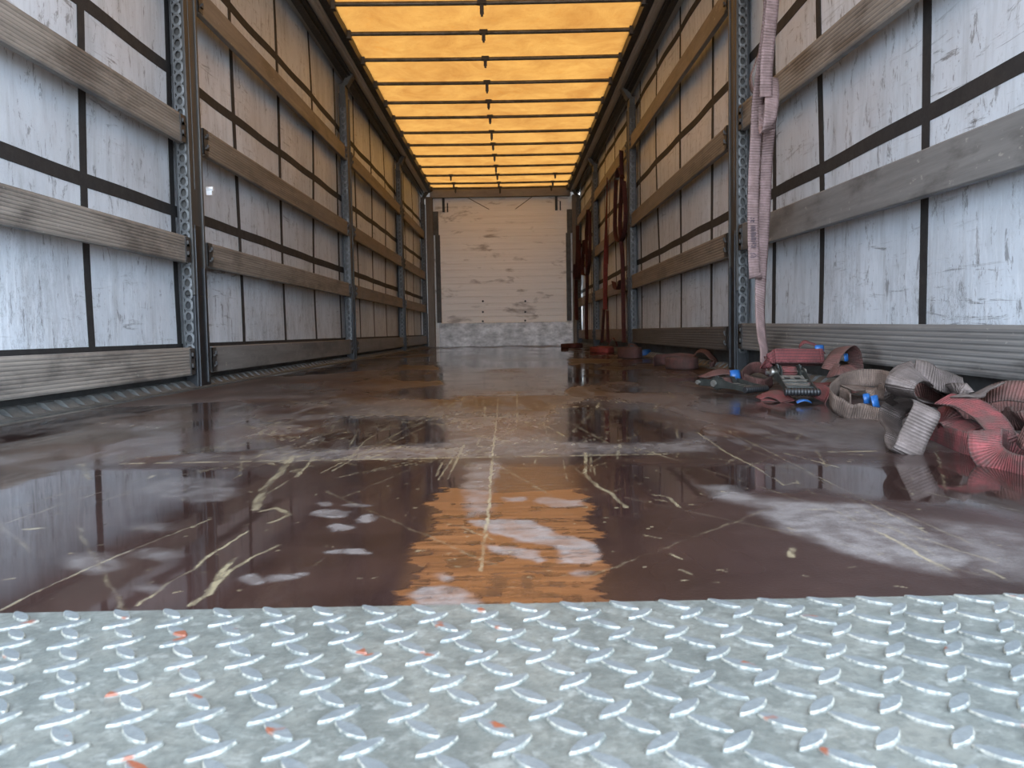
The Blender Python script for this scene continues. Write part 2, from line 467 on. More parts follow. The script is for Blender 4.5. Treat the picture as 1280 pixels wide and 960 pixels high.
    for k in range(60):                        # long faint drag marks
        cx_ = r.uniform(-0.7, 0.8); cy_ = r.uniform(0.75, 2.6); an = r.gauss(0, .6); l = r.uniform(.08, .35)
        stroke([(cx_ - l * math.sin(an), cy_ - l * math.cos(an)), (cx_ + l * math.sin(an), cy_ + l * math.cos(an))], .0028, r.uniform(.15, .45), True, ragged=.7)
    for k in range(230):                       # fine criss-cross scratches around the second board
        cx_ = r.gauss(-0.15, 0.38); cy_ = r.uniform(1.42, 2.9)
        an = r.choice((-1, 1)) * r.uniform(0.1, 1.1); l = r.uniform(0.03, 0.18)
        dx, dy = math.sin(an) * l, math.cos(an) * l
        stroke([(cx_ - dx, cy_ - dy), (cx_ + dx, cy_ + dy)], r.uniform(.0028, .0052) * (1 if cy_ < 2 else 1.5), r.uniform(.3, .9), True, ragged=.7)
    for k in range(420):                       # chips
        cx_ = r.uniform(-0.62, 0.66); cy_ = r.uniform(0.72, 1.9); l = r.uniform(.002, .009)
        stroke([(cx_, cy_), (cx_ + l, cy_ + r.uniform(-.004, .004))], r.uniform(.0009, .0024), r.uniform(.4, .95), True)
    for k in range(70):
        cx_ = r.uniform(-1.2, 1.0); cy_ = r.uniform(2.5, 9); l = r.uniform(.05, .4); an = r.gauss(0, .5)
        stroke([(cx_, cy_), (cx_ + l * math.sin(an), cy_ + l * math.cos(an))], r.uniform(.003, .006), r.uniform(.2, .55), True)
    # worn patch: torn along the grain, which runs across
    C2 = lambda a, b: (400 + a / 2.667, 420 + b / 2.667)
    C1 = lambda a, b: (a / 2.667, 540 + b / 2.667)
    C3 = lambda a, b: (800 + a / 2.667, 540 + b / 2.667)
    gx = X + 0.036 * (fbm(X * 3, Y * 70, 41, 4) - 0.5) * (0.4 + 1.6 * fbm(X * 4, Y * 14, 40, 2)) + 0.03 * (fbm(X * 6, Y * 16, 43, 3) - 0.5)
    gy = Y + 0.012 * (fbm(X * 18, Y * 18, 47) - 0.5)
    wp = [C2(*q) for q in ((420, 505), (640, 522), (850, 508), (890, 560), (880, 620), (930, 700), (940, 780), (946, 900), (946, 935),
                           (235, 935), (255, 905), (290, 850), (312, 780), (350, 680), (378, 600), (384, 560))]
    patch = poly_mask(wp, 0.0035, gx, gy)
    fade = [C2(*q) for q in ((560, 430), (700, 425), (860, 440), (880, 520), (700, 540), (540, 530))]
    worn = np.maximum(worn, 0.40 * poly_mask(fade, 0.06))
    fade2 = [C2(*q) for q in ((430, 150), (800, 150), (820, 330), (640, 350), (440, 330))]
    worn = np.maximum(worn, 0.38 * poly_mask(fade2, 0.12) * sst(.3, .6, fbm(X * 6, Y * 6, 77)))
    worn = np.maximum(worn, 0.35 * sst(0.5, 0.75, fbm(X * 2.2 + 9, Y * 1.2, 55)) * sst(2.3, 3.5, Y))
    cr_ = np.zeros(X.shape)
    r = random.Random(17); keep = scr; scr = cr_
    for k in range(90):
        cx_ = r.uniform(-0.12, 0.085); cy_ = 0.69 + (r.random() ** 1.5) * 0.42; l = r.uniform(.008, .042)
        stroke([(cx_ - l, cy_), (cx_ - l * .3, cy_ + r.uniform(-.003, .003)), (cx_ + l, cy_ + r.uniform(-.004, .004))], r.uniform(.004, .0105), r.uniform(.7, 1), True, ragged=0.9)
    cr_ = scr; scr = keep
    worn = np.maximum(worn, patch) * (1 - 0.9 * cr_)
    # dried whitish residue
    tex = sst(0.25, 0.75, fbm(X * 55, Y * 55, 61, 5))
    def ch(pp, s, soft=0.012):
        nonlocal chalk
        chalk = np.maximum(chalk, poly_mask(pp, soft) * s * (0.45 + 0.55 * tex))
    ch([C3(*q) for q in ((205, 180), (300, 178), (420, 222), (600, 235), (740, 240), (900, 290), (1000, 360), (1090, 420), (1060, 470), (850, 447), (640, 385), (490, 322), (375, 268), (430, 252), (300, 238))], 0.95, 0.018)
    ch([C3(*q) for q in ((960, 290), (1280, 330), (1330, 400), (1330, 500), (1150, 470), (1050, 400))], 0.6, 0.03)
    ch([C2(*q) for q in ((505, 612), (600, 608), (720, 614), (785, 658), (900, 690), (922, 735), (900, 755), (820, 752), (775, 700), (650, 682), (570, 655))], 1.0, 0.006)
    ch([C2(*q) for q in ((575, 700), (640, 698), (700, 712), (765, 745), (730, 752), (640, 728), (590, 722))], 0.95, 0.005)
    ch([C2(*q) for q in ((490, 420), (600, 410), (590, 470), (560, 590), (500, 600), (488, 520))], 0.75, 0.012)
    ch([C2(*q) for q in ((735, 540), (880, 545), (895, 565), (800, 570), (740, 560))], 0.8, 0.008)
    ch([C2(*q) for q in ((625, 535), (690, 535), (690, 550), (630, 550))], 0.8, 0.006)
    def ell(cx_, cy_, rx, ry, f, s, soft=0.006):
        ch([f(cx_ + rx * math.cos(t), cy_ + ry * math.sin(t)) for t in np.linspace(0, 2 * math.pi, 13)[:-1]], s, soft)
    ell(405, 872, 92, 36, C2, 0.85, 0.006); ell(500, 892, 30, 14, C2, 0.8); ell(435, 803, 28, 13, C2, 0.8); ell(880, 787, 30, 8, C2, 0.7)
    for q in ((1070, 240, 32, 7), (1190, 243, 60, 7), (1090, 272, 65, 13), (1220, 288, 30, 14), (1145, 316, 52, 13), (1155, 402, 76, 10),
              (850, 490, 36, 15), (930, 487, 45, 9), (985, 476, 20, 6)):
        ell(*q, C1, 0.9, 0.004)
    ell(640, 190, 150, 42, C1, 0.6, 0.02); ell(300, 438, 95, 34, C1, 0.6, 0.014); ell(500, 515, 70, 12, C1, 0.5, 0.01)
    ell(520, 408, 90, 16, C1, 0.5, 0.012); ell(500, 320, 90, 14, C1, 0.35, 0.014)
    ch([C2(*q) for q in ((-200, 380), (200, 375), (500, 335), (580, 325), (800, 350), (1000, 362), (1300, 335), (1300, 384), (600, 402), (-200, 420))], 0.75, 0.03)
    ch([C2(*q) for q in ((560, 290), (800, 340), (640, 400), (470, 380))], 0.6, 0.05)
    ch([C2(*q) for q in ((60, 240), (300, 190), (390, 240), (200, 290), (50, 310))], 0.55, 0.06)
    ch([C2(*q) for q in ((960, 190), (1150, 190), (1330, 260), (1330, 310), (1100, 300), (950, 240))], 0.55, 0.06)
    chalk = np.maximum(chalk, 0.5 * sst(0.56, 0.75, fbm(X * 3.0, Y * 2.0, 91, 5)) * sst(1.55, 2.2, Y) * (0.4 + 0.6 * tex))
    chalk = np.maximum(chalk, 0.6 * sst(0.02, 0.0, np.abs(X - XL(Y)) - 0.10) * sst(0.35, .6, fbm(X * 7, Y * 3, 95)))
    band = sst(1.42, 1.6, Y) * sst(4.5, 2.6, Y)
    chalk = np.maximum(chalk, 0.62 * sst(0.44, 0.66, fbm(X * 5 + 2, Y * 3.2, 141, 5)) * band * (0.35 + 0.65 * tex))
    chalk = np.maximum(chalk, 0.5 * sst(0.50, 0.74, fbm(X * 30, Y * 6, 151, 5)) * band * sst(1.45, 1.7, Y))
    
    dark = np.maximum.reduce([poly_mask(q, 0.05) for q in (
        [(704, 512), (820, 514), (880, 530), (840, 552), (704, 548)], [(420, 524), (545, 526), (556, 552), (420, 558)], [(225, 508), (275, 505), (275, 560), (225, 562)])])
    worn = np.maximum(worn, 0.30 * sst(0.45, 0.7, fbm(X * 4 + 5, Y * 2.5, 181, 4)) * band)
    chalk = chalk * (1 - 0.9 * dark)
    # dry (rough) against wet (mirror) film
    dry = 0.34 + 0.75 * (fbm(X * 3.2 + 3, Y * 1.6, 101, 5) - 0.45)
    def wet(pp, s=1.0, soft=0.05):
        nonlocal dry
        dry = dry * (1 - s * poly_mask(pp, soft))
    wet([(-40, 590), (300, 590), (330, 640), (250, 690), (120, 740), (-40, 775)], 0.95)
    wet([(0, 520), (300, 500), (340, 560), (150, 572), (0, 575)], 0.7)
    wet([(704, 510), (820, 512), (880, 530), (840, 552), (704, 550)], 1.0)
    wet([(225, 505), (275, 502), (280, 562), (225, 564)], 1.0)
    wet([(420, 520), (545, 522), (560, 555), (410, 562)], 0.8)
    wet([(545, 436), (710, 434), (705, 494), (560, 494)], 0.75)
    wet([(760, 580), (1280, 585), (1280, 640), (1000, 610), (760, 640)], 0.6)
    wet([(870, 490), (1060, 500), (1040, 530), (880, 515)], 0.6)
    dry = sst(0.22, 0.62, dry)
    scr = scr * (0.45 + 0.55 * sst(0.3, 0.6, fbm(X * 190, Y * 60, 171, 3)))
    dry = np.clip(dry + 0.55 * chalk + 0.35 * scr + 0.6 * worn, 0, 1)
    me = bpy.data.meshes.new('floor')
    me.vertices.add(nx * ny)
    co = np.stack([X, Y, np.zeros_like(X)], -1).reshape(-1).astype(np.float32)
    me.vertices.foreach_set('co', co)
    i = np.arange(nx * ny).reshape(ny, nx)
    q = np.stack([i[:-1, :-1], i[:-1, 1:], i[1:, 1:], i[1:, :-1]], -1).reshape(-1).astype(np.int32)
    nq = len(q) // 4
    me.loops.add(nq * 4); me.loops.foreach_set('vertex_index', q)
    me.polygons.add(nq); me.polygons.foreach_set('loop_start', np.arange(nq, dtype=np.int32) * 4)
    me.update(calc_edges=True)
    A = me.attributes.new('wear', 'FLOAT_COLOR', 'POINT')
    A.data.foreach_set('color', np.stack([scr, chalk, worn, dry], -1).reshape(-1).astype(np.float32))
    g = G('coated_plywood')
    at_ = g.t.nodes.new('ShaderNodeAttribute'); at_.attribute_name = 'wear'
    s = g.sepz(at_.outputs['Color'])
    n1 = g.noise(5, None, 5, 0.65); n2 = g.noise(60, None, 3, 0.6)
    fine = g.noise(320, None, 2, 0.6)
    grain = g.noise(9, (0.55, 9, 1), 6, 0.7)
    base = g.mix(g.ramp(n1, 0.3, 0.7), (0.01176, 0.00609, 0.00504), (0.0252, 0.01344, 0.01134))
    base = g.mix(g.ramp(n2, 0.55, 0.8, 0, 0.35), base, (0.0357, 0.0231, 0.02016))
    wood = g.mix(g.ramp(grain, 0.34, 0.68), (0.062, 0.023, 0.0085), (0.112, 0.045, 0.018))
    gr2 = g.noise(7, (0.5, 7, 1), 6, 0.7, dist=0.8)
    wood = g.mix(g.ramp(gr2, 0.58, 0.64, 0, 0.85), wood, (0.0375, 0.015, 0.008))
    c = g.mix(s[2], base, wood)
    c = g.mix(g.math('MULTIPLY', s[1], g.ramp(fine, 0.25, 0.75, 0.45, 0.9)), c, (0.150, 0.134, 0.126))
    c = g.mix(g.math('MULTIPLY', s[0], g.ramp(fine, 0.2, 0.7, 0.55, 1.0)), c, (0.185, 0.150, 0.092))
    rg = g.ramp(at_.outputs['Alpha'], 0.05, 0.8, 0.045, 0.42)
    nb = g.bump(g.noise(9, None, 2), 0.025, 0.008)
    nb = g.bump(g.math('MULTIPLY', grain, s[2]), 0.5, 0.0025, nb)
    nb = g.bump(g.math('MULTIPLY', fine, at_.outputs['Alpha']), 0.20, 0.002, nb)
    g.set(c, rg, 0, nb, 0.21)
    me.materials.append(g.m)
    o = bpy.data.objects.new('floor', me); col.objects.link(o)
    tag(o, kind='structure')
make_floor()

# ------------------------------------------------------------------ side curtains with sewn webbing
Y0 = 0.50
def curt_x(side, y, z):
    w = 0.010 * math.sin(y * 1.9 + side) * math.sin(z * 2.3 + 0.4) + 0.004 * math.sin(y * 7.3 + z * 3)
    return (XL(y) - GAP + w) if side < 0 else (XR(y) + GAP + w)
def make_wall(side, name, hz, vy, zb):
    mb = MB(); ny, nz = 150, 36
    ys = [Y0 + (DY - Y0) * i / ny for i in range(ny + 1)]; zs = [-0.06 + (2.54 + 0.06) * k / nz for k in range(nz + 1)]
    mb.add([(curt_x(side, y, z), y, z) for y in ys for z in zs],
           [((i) * (nz + 1) + k, (i + 1) * (nz + 1) + k, (i + 1) * (nz + 1) + k + 1, i * (nz + 1) + k + 1) for i in range(ny) for k in range(nz)], True)
    w = mb.build(name, MC); tag(w, kind='structure')
    def strip(pts_a, pts_b):
        m = MB(); d = -side * 0.0025
        vs = []
        for (ya, za), (yb, zb_) in zip(pts_a, pts_b):
            xa, xb = curt_x(side, ya, za), curt_x(side, yb, zb_)
            vs += [(xa + d, ya, za), (xb + d, yb, zb_), (xa - d * 0.2, ya, za), (xb - d * .2, yb, zb_)]
        fs = []
        for i in range(len(pts_a) - 1):
            a = i * 4; b = a + 4
            fs += [(a, a + 1, b + 1, b), (a + 2, b + 2, b + 3, a + 3), (a, b, b + 2, a + 2), (a + 1, a + 3, b + 3, b + 1)]
        m.add(vs, fs)
        return m.build('webbing_strap', MWEB, w)
    for z in hz:
        strip([(y, z - 0.025) for y in ys], [(y, z + 0.025) for y in ys])
    zz = [-0.05 + 2.57 * k / 40 for k in range(41)]
    for y in vy:
        strip([(y - 0.023, z) for z in zz], [(y + 0.023, z) for z in zz])
    return w
hl = [wl(0, 188, GAP)[2], wl(345, 65, GAP)[2], wl(95, 2, GAP)[2]]
vyl = [1.0, 1.75] + [wl(x, yy, GAP)[1] for x, yy in ((111.5, 300), (220, 330), (302, 395), (356, 395), (396, 395), (426, 395), (449, 395), (468, 395), (484, 395), (498, 395))]
vyl += [vyl[-1] + 0.85 * k for k in (1, 2, 3)]
make_wall(-1, 'wall_left', [0.178, 0.80, 1.425, 2.03], vyl, 0)
vyr = [1.2] + [wrr(x, yy, GAP)[1] for x, yy in ((1155, 360), (1024, 350))]
vyr += [3.95 + 0.0] + [wrr(x, yy, GAP)[1] for x, yy in ((890.6, 250), (851, 250), (822.5, 250), (801, 250))]
vyr += [vyr[-1] + 0.86 * k for k in (1, 2, 3, 4, 5, 6)]
make_wall(1, 'wall_right', [0.19, 0.865, 1.60, 2.34], vyr, 0)

# ------------------------------------------------------------------ roof tarp, rails
def make_roof():
    mb = MB(); nx, ny = 50, 430
    xa, xb = -1.225, 1.03
    bows = BOWS
    vs = []
    for i in range(ny + 1):
        y = 0.45 + (DY + 0.05 - 0.45) * i / ny
        nb = min(abs(y - b) for b in bows); 
        for k in range(nx + 1):
            x = xa + (xb - xa) * k / nx
            sag = -0.016 * min(1, nb / 0.3) * (1 - (2 * k / nx - 1) ** 2)
            z = ZR + sag + 0.004 * math.sin(x * 9 + y * 5) * math.sin(y * 11 - x * 4) + 0.003 * math.sin(x * 23 + 2 * math.sin(y * 9))
            vs.append((x, y, z))
    mb.add(vs, [(i * (nx + 1) + k, i * (nx + 1) + k + 1, (i + 1) * (nx + 1) + k + 1, (i + 1) * (nx + 1) + k) for i in range(ny) for k in range(nx)], True)
    o = mb.build('ceiling', MROOF); tag(o, kind='structure')
BOWS = []
for py in (1.5, 39, 72, 102, 126, 145, 164, 179.5, 193.5, 207, 218, 228, 234.0):
    q = ray(612, py); BOWS.append((ZR - 0.03 - CAMH) / q[2] * q[1])
BOWS = [BOWS[0] - 0.62 * k for k in range(9, 0, -1)] + BOWS
make_roof()

def rail(side, n):
    s = side
    base = -1.198 if s < 0 else 1.005
    X = lambda d: base + s * d
    m = MB(); a, b = sorted((X(0.0), X(0.055)))
    m.box(a, b, Y0, DY, 2.515, 2.60)
    r = m.build('trim_%d' % n, MRUB); tag(r, kind='structure')
    m = MB(); a, b = sorted((X(0.057), X(0.122))); m.box(a, b, Y0, DY, 2.495, 2.60)
    a2, b2 = sorted((X(0.075), X(0.104))); m.box(a2, b2, Y0, DY, 2.487, 2.495)
    m.build('rail_profile', MALU, r, bevel=0.004)
    m = MB(); a, b = sorted((X(0.124), X(0.215 if s < 0 else 0.20))); m.box(a, b, Y0, DY, 2.47, 2.60)
    a2, b2 = sorted((X(0.15), X(0.18))); m.box(a2, b2, Y0, DY, 2.455, 2.47)
    m.build('curtain_track', MRUB, r)
    m = MB(); a, b = sorted((X(0.215 if s < 0 else .2), X(0.27))); m.box(a, b, Y0, DY, 2.50, 2.60)
    m.build('rail_profile', MALU, r)
rail(-1, 1); rail(1, 2)

# lashing rails along the floor edges, with slots
def lash(side, n):
    m = MB(); s = side
    y = Y0; fs = 0.055
    Xf = (lambda yy: XL(yy)) if s < 0 else (lambda yy: XR(yy))
    N = int((DY - EY) / 0.10)
    # cross-section: floor lip, small upstand, sloped shoulder
    def sec(yy, slot):
        x = Xf(yy)
        o = 0.030 if slot else 0.0
        return [(x - s * 0.035, yy, 0.0015), (x - s * 0.035, yy, 0.007), (x + s * 0.004, yy, 0.009), (x + s * (0.034 + o * .3), yy, 0.034 - o * 0.5), (x + s * 0.058, yy, 0.036), (x + s * 0.058, yy, -0.02)]
    rows = []
    for i in range(N):
        a = EY + (DY - EY) * i / N; l = (DY - EY) / N
        rows += [sec(a, False), sec(a + 0.62 * l, False), sec(a + 0.66 * l, True), sec(a + 0.96 * l, True)]
    rows.append(sec(DY, False))
    k = 6
    m.add([v for r in rows for v in r], [(i * k + j, i * k + j + 1, (i + 1) * k + j + 1, (i + 1) * k + j) for i in range(len(rows) - 1) for j in range(k - 1)])
    o = m.build('trim_%d' % n, MZN2); tag(o, kind='structure')
    m = MB(); vs = []
    for i in range(21):
        yy = Y0 + (DY - Y0) * i / 20; x = Xf(yy)
        vs += [(x + s * 0.060, yy, -0.02), (x + s * 0.060, yy, 0.150), (x + s * 0.066, yy, 0.150), (x + s * 0.066, yy, -0.02)]
    m.add(vs, [(i * 4 + j, i * 4 + j + 1, i * 4 + 4 + j + 1, i * 4 + 4 + j) for i in range(20) for j in range(3)])
    m.build('side_rave', MRAVE, o)  # dark board added so the gap under the lowest planks stays dark
MZN2 = simple('worn_zinc', (0.0637, 0.06279, 0.05824), 0.6, 0.05, 0.5, 12)
MRAVE = simple('dark_rave_paint', (0.03575, 0.03705, 0.0364), 0.55, 0.0, 0.6, 9, (1, 0.5, 1))
lash(-1, 3); lash(1, 4)

# ------------------------------------------------------------------ headboard
def headboard():
    m = MB()
    # ribbed aluminium boards
    x0, x1 = -1.16, 1.02; n = 22; z0, z1 = 0.05, 2.45
    prof = []
    for i in range(n):
        a = z0 + (z1 - z0) * i / n; b = z0 + (z1 - z0) * (i + 1) / n
        prof += [(0.006, a), (0.0, a + 0.006), (0.0, b - 0.006), (0.006, b)]
    vs = [(x, DY + p, z) for x in (x0, x1) for p, z in prof]
    k = len(prof)
    m.add(vs, [(i, i + k, i + k + 1, i + 1) for i in range(k - 1)])
    m.box(-1.45, 1.3, DY + 0.03, DY + 0.06, -0.05, 2.6)
    w = m.build('wall_front', MBOARD); tag(w, kind='structure')
    m = MB(); m.box(-1.125, 1.075, DY - 0.035, DY + 0.006, 0.0, 0.375)
    m.box(-1.125, 1.075, DY - 0.035, DY + 0.006, 0.375, 0.387)
    m.build('kick_plate', MKICK, w, bevel=0.004)
    m = MB(); m.box(-1.23, 1.06, DY - 0.09, DY + 0.02, 2.425, 2.575); m.box(-1.23, 1.06, DY - 0.10, DY - 0.07, 2.425, 2.437)
    m.build('top_beam', MBEAM, w, bevel=0.006)
    for xa, xb in ((-1.30, -1.19), (1.085, 1.20)):
        m = MB(); m.box(xa, xb, DY - 0.10, DY + 0.02, -0.02, 2.44); m.build('corner_post', MPOSTB, w, bevel=0.006)
    for s, x in ((-1, -1.19), (1, 1.085)):
        m = MB(); a, b = sorted((x, x - s * 0.085)); m.box(a, b, DY - 0.05, DY - 0.01, 1.83, 2.21)
        m.build('cover_plate', MZN2, w, bevel=0.003)
        m = MB(); a, b = sorted((x - s * 0.03, x - s * 0.105)); m.box(a, b, DY - 0.05, DY - 0.01, 0.395, 1.83)
        for zz in (0.9, 1.62): m.box(a - .004, b + .004, DY - 0.056, DY - 0.012, zz, zz + 0.012)
        m.build('cover_plate', MZN2, w, bevel=0.003)
    for x in (-1.015, 0.83):
        m = MB(); m.box(x - 0.02, x + 0.02, DY - 0.03, DY - 0.004, 2.20, 2.425)
        m.box(x + 0.055, x + 0.075, DY - 0.02, DY - 0.004, 2.2, 2.35); m.build('bracket', MBLK, w)
    for pts in (((-0.62, 2.43), (-0.27, 2.235)), ((0.44, 2.43), (0.16, 2.235))):
        m = MB(); m.tube([(pts[0][0], DY - 0.008, pts[0][1]), (pts[1][0], DY - 0.008, pts[1][1])], 0.006, 6); m.build('cord', MPOSTB, w)
    m = MB(); m.box(-1.16, 1.02, DY - 0.006, DY + 0.004, 2.212, 2.43); m.build('upper_board', MBOARD, w)
    for px in (604, 657):
        for py in (376.5, 390, 404):
            p = at(px - 0.4, py, DY)
            m = MB(); m.tube([(p[0], DY - 0.010, max(p[2], .41)), (p[0], DY + 0.002, max(p[2], .41))], 0.017, 10); m.build('bolt', MBLK, w)
MPOSTB = simple('brown_painted_steel', (0.13, 0.0975, 0.065), 0.5, 0.1, 0.3, 5, (1, 1, .3))
headboard()

# ------------------------------------------------------------------ posts
def perforated(m, side, x0, x1, y, z0, z1, pitch=0.05):
    """strip facing the rear with keyhole slots, made of cells around an open hole"""
    n = int((z1 - z0) / pitch); xc = (x0 + x1) / 2; hx = (x1 - x0) / 2
    for i in range(n):
        zc = z0 + (i + 0.5) * pitch
        N = 12; ring = []; out = []
        for k in range(N):
            a = 2 * math.pi * k / N
            ring.append((xc + 0.62 * hx * math.cos(a), zc + 0.34 * pitch * math.sin(a)))
            c, s_ = math.cos(a), math.sin(a); q = max(abs(c), abs(s_))
            out.append((xc + hx * c / q, zc + pitch / 2 * s_ / q))
        vs = [(p[0], yy, p[1]) for yy in (y, y + 0.003) for p in out] + [(p[0], y - 0.002, p[1]) for p in ring] + [(p[0], y + 0.006, p[1]) for p in ring]
        fs = []
        for k in range(N):
            k2 = (k + 1) % N
            fs += [(k, k2, 2 * N + k2, 2 * N + k), (2 * N + k, 2 * N + k2, 3 * N + k2, 3 * N + k)]
        m.add(vs, fs)
def post(side, ya, yb, label, group, top=2.47, base_z=0.0):
    X = XL((ya + yb) / 2) if side < 0 else XR((ya + yb) / 2)
    s = side
    root = empty('side_post', (X + s * 0.02, (ya + yb) / 2, base_z), label, 'post', group)
    bx = lambda m, a, b, y0, y1, z0, z1: m.box(*sorted((X + s * a, X + s * b)), y0, y1, z0, z1)
    w = yb - ya
    m = MB(); bx(m, 0.002, 0.055, ya + 0.012, yb, 0.42, top - 0.17)
    bx(m, -0.006, 0.010, ya, ya + 0.03, 0.42, top - 0.17); bx(m, -0.006, 0.010, yb - 0.02, yb, 0.42, top - 0.17)
    bx(m, -0.001, 0.012, ya + w * .42, ya + w * .5, 0.9, top - 0.25)
    m.build('post_body', MPOST, root, bevel=0.003)
    m = MB(); bx(m, -0.004, 0.05, ya + 0.004, yb + 0.004, 0.0, 0.42); bx(m, -0.012, 0.01, ya + 0.02, ya + 0.045, 0.0, 0.72)
    bx(m, -0.012, 0.01, yb - 0.045, yb - 0.02, 0.02, 0.55)
    bx(m, -0.003, 0.01, ya + 0.045, yb - 0.05, 0.42, 0.74)
    m.build('hinge_lever', MBLK, root, bevel=0.003)
    m = MB(); perforated(m, side, *sorted((X + s * 0.004, X + s * 0.044)), ya - 0.004, 0.10, top - 0.25)
    bx(m, 0.044, 0.048, ya - 0.004, ya + 0.012, 0.10, top - 0.25)
    m.build('perforated_strip', MZN, root)
    m = MB(); bx(m, 0.050, 0.062, ya + 0.01, yb + 0.01, 0.05, top - 0.15); m.build('backing_plate', MRUB, root)
    # kinked head up to the roof rail
    m = MB()
    m.obox((X - s * 0.000 + s * 0.03, (ya + yb) / 2, top - 0.125), (0.026, 0, 0), (0, w * 0.42, 0), (0, 0, 0.055))
    m.obox((X - s * 0.012, (ya + yb) / 2, top - 0.035), (0.026, 0, 0.0), (0, w * 0.34, 0), (s * -0.03, 0, 0.05))
    m.build('post_head', MZN2, root, bevel=0.003)
    return root, X
gl, gr = 'posts along the left wall', 'posts along the right wall'
PL = [(3.74, 3.90), (7.30, 7.46), (10.66, 10.82), (13.36, 13.50)]
PR = [(4.27, 4.43), (7.84, 8.0), (10.95, 11.11), (13.40, 13.54)]
ordn = ['nearest the camera', 'second from the camera', 'third from the camera', 'farthest, beside the front wall']
for i, (a, b) in enumerate(PL):
    r, X = post(-1, a, b, 'grey steel post with perforated strip on the left wall, %s' % ordn[i], gl)
    if i == 0:
        p = wl(263.5, 236, -0.004); m = MB(); m.tube([(p[0] + .012, p[1] , p[2]), (p[0] - .02, p[1], p[2])], 0.011, 8)
        m.box(p[0] - 0.02, p[0] + 0.006, p[1] - .006, p[1] + .006, p[2] - 0.03, p[2]); m.build('lock_pin', MWHITE, r)
for i, (a, b) in enumerate(PR):
    post(1, a, b, 'grey steel post with perforated strip on the right wall, %s' % ordn[i], gr)

# ------------------------------------------------------------------ planks between the posts
def plank(side, ya, yb, za, zb, dz, mat, ribs, label, group, tilt=0.0):
    """za,zb bottom/top at the near end; dz height change to the far end"""
    s = side; yc = (ya + yb) / 2
    Xf = XL if s < 0 else XR
    root = empty('side_plank', (Xf(yc) + s * 0.012, yc, za + dz / 2), label, 'plank', group)
    prof = []                       # (depth outward, height 0..1) inner face first, bottom to top
    h = zb - za
    if ribs:
        prof.append((0.003, 0.0))
        for k in range(ribs):
            a = 0.03 + 0.94 * k / ribs; st = 0.94 / ribs
            prof += [(0.0015, a), (0.0, a + st * 0.2), (0.0, a + st * 0.62), (0.0015, a + st * 0.86)]
        prof.append((0.003, 1.0))
    else:
        prof += [(0.003, 0.0), (0.0, 0.03), (0.0005, 0.5), (0.0, 0.97), (0.003, 1.0)]
    prof += [(0.027, 1.0), (0.027, 0.0)]
    n = len(prof); N = max(3, int((yb - ya) / 0.25)); vs = []
    for i in range(N + 1):
        t = i / N; y = ya + (yb - ya) * t
        for d, hh in prof:
            vs.append((Xf(y) + s * d, y, za + dz * t + h * hh))
    fs = [(i * n + j, i * n + (j + 1) % n, (i + 1) * n + (j + 1) % n, (i + 1) * n + j) for i in range(N) for j in range(n)]
    fs += [tuple(range(n)), tuple(N * n + k for k in range(n))[::-1]]
    m = MB(); m.add(vs, fs); m.build('board', mat, root)
    for y, d, near in ((ya, 1, True), (yb, -1, False)):
        z = za + (0 if near else dz)
        m = MB(); x = Xf(y)
        y1, y2 = sorted((y - d * 0.022, y + d * 0.035))
        a, b = sorted((x - s * 0.0045, x - s * 0.001)); m.box(a, b, y1, y2, z + 0.004, z + h - 0.004)
        a, b = sorted((x - s * 0.0045, x + s * 0.03)); y1, y2 = sorted((y - d * 0.022, y - d * 0.017)); m.box(a, b, y1, y2, z + 0.004, z + h - 0.004)
        a, b = sorted((x - s * 0.013, x - s * 0.004))
        for q in (0.22, 0.62):
            y1, y2 = sorted((y - d * 0.004, y + d * 0.024)); m.box(a, b, y1, y2, z + h * q, z + h * (q + 0.07))
            y1, y2 = sorted((y + d * 0.017, y + d * 0.024)); m.box(a, b, y1, y2, z + h * q, z + h * (q + 0.2))
        m.build('end_bracket', MBRK, root)
MBRK = simple('bracket_steel', (0.05525, 0.052, 0.04875), 0.5, 0.4, 0.5, 30)
bay = ['bay nearest camera', 'second bay from camera', 'third bay from camera', 'farthest bay from camera']
lev = ['lowest', 'second from the floor', 'third from the floor', 'topmost']
LZ = [(0.062, 0.186), (0.560, 0.677), (1.083, 1.208), (1.733, 1.855)]
RZ = [(0.108, 0.240), (0.610, 0.742), (1.186, 1.310), (1.905, 2.03)]
ylb = [(0.75, 3.70), (3.95, 7.26), (7.51, 10.62), (10.87, 13.32)]
yrb = [(0.75, 4.22), (4.48, 7.80), (8.05, 10.91), (11.16, 13.36)]
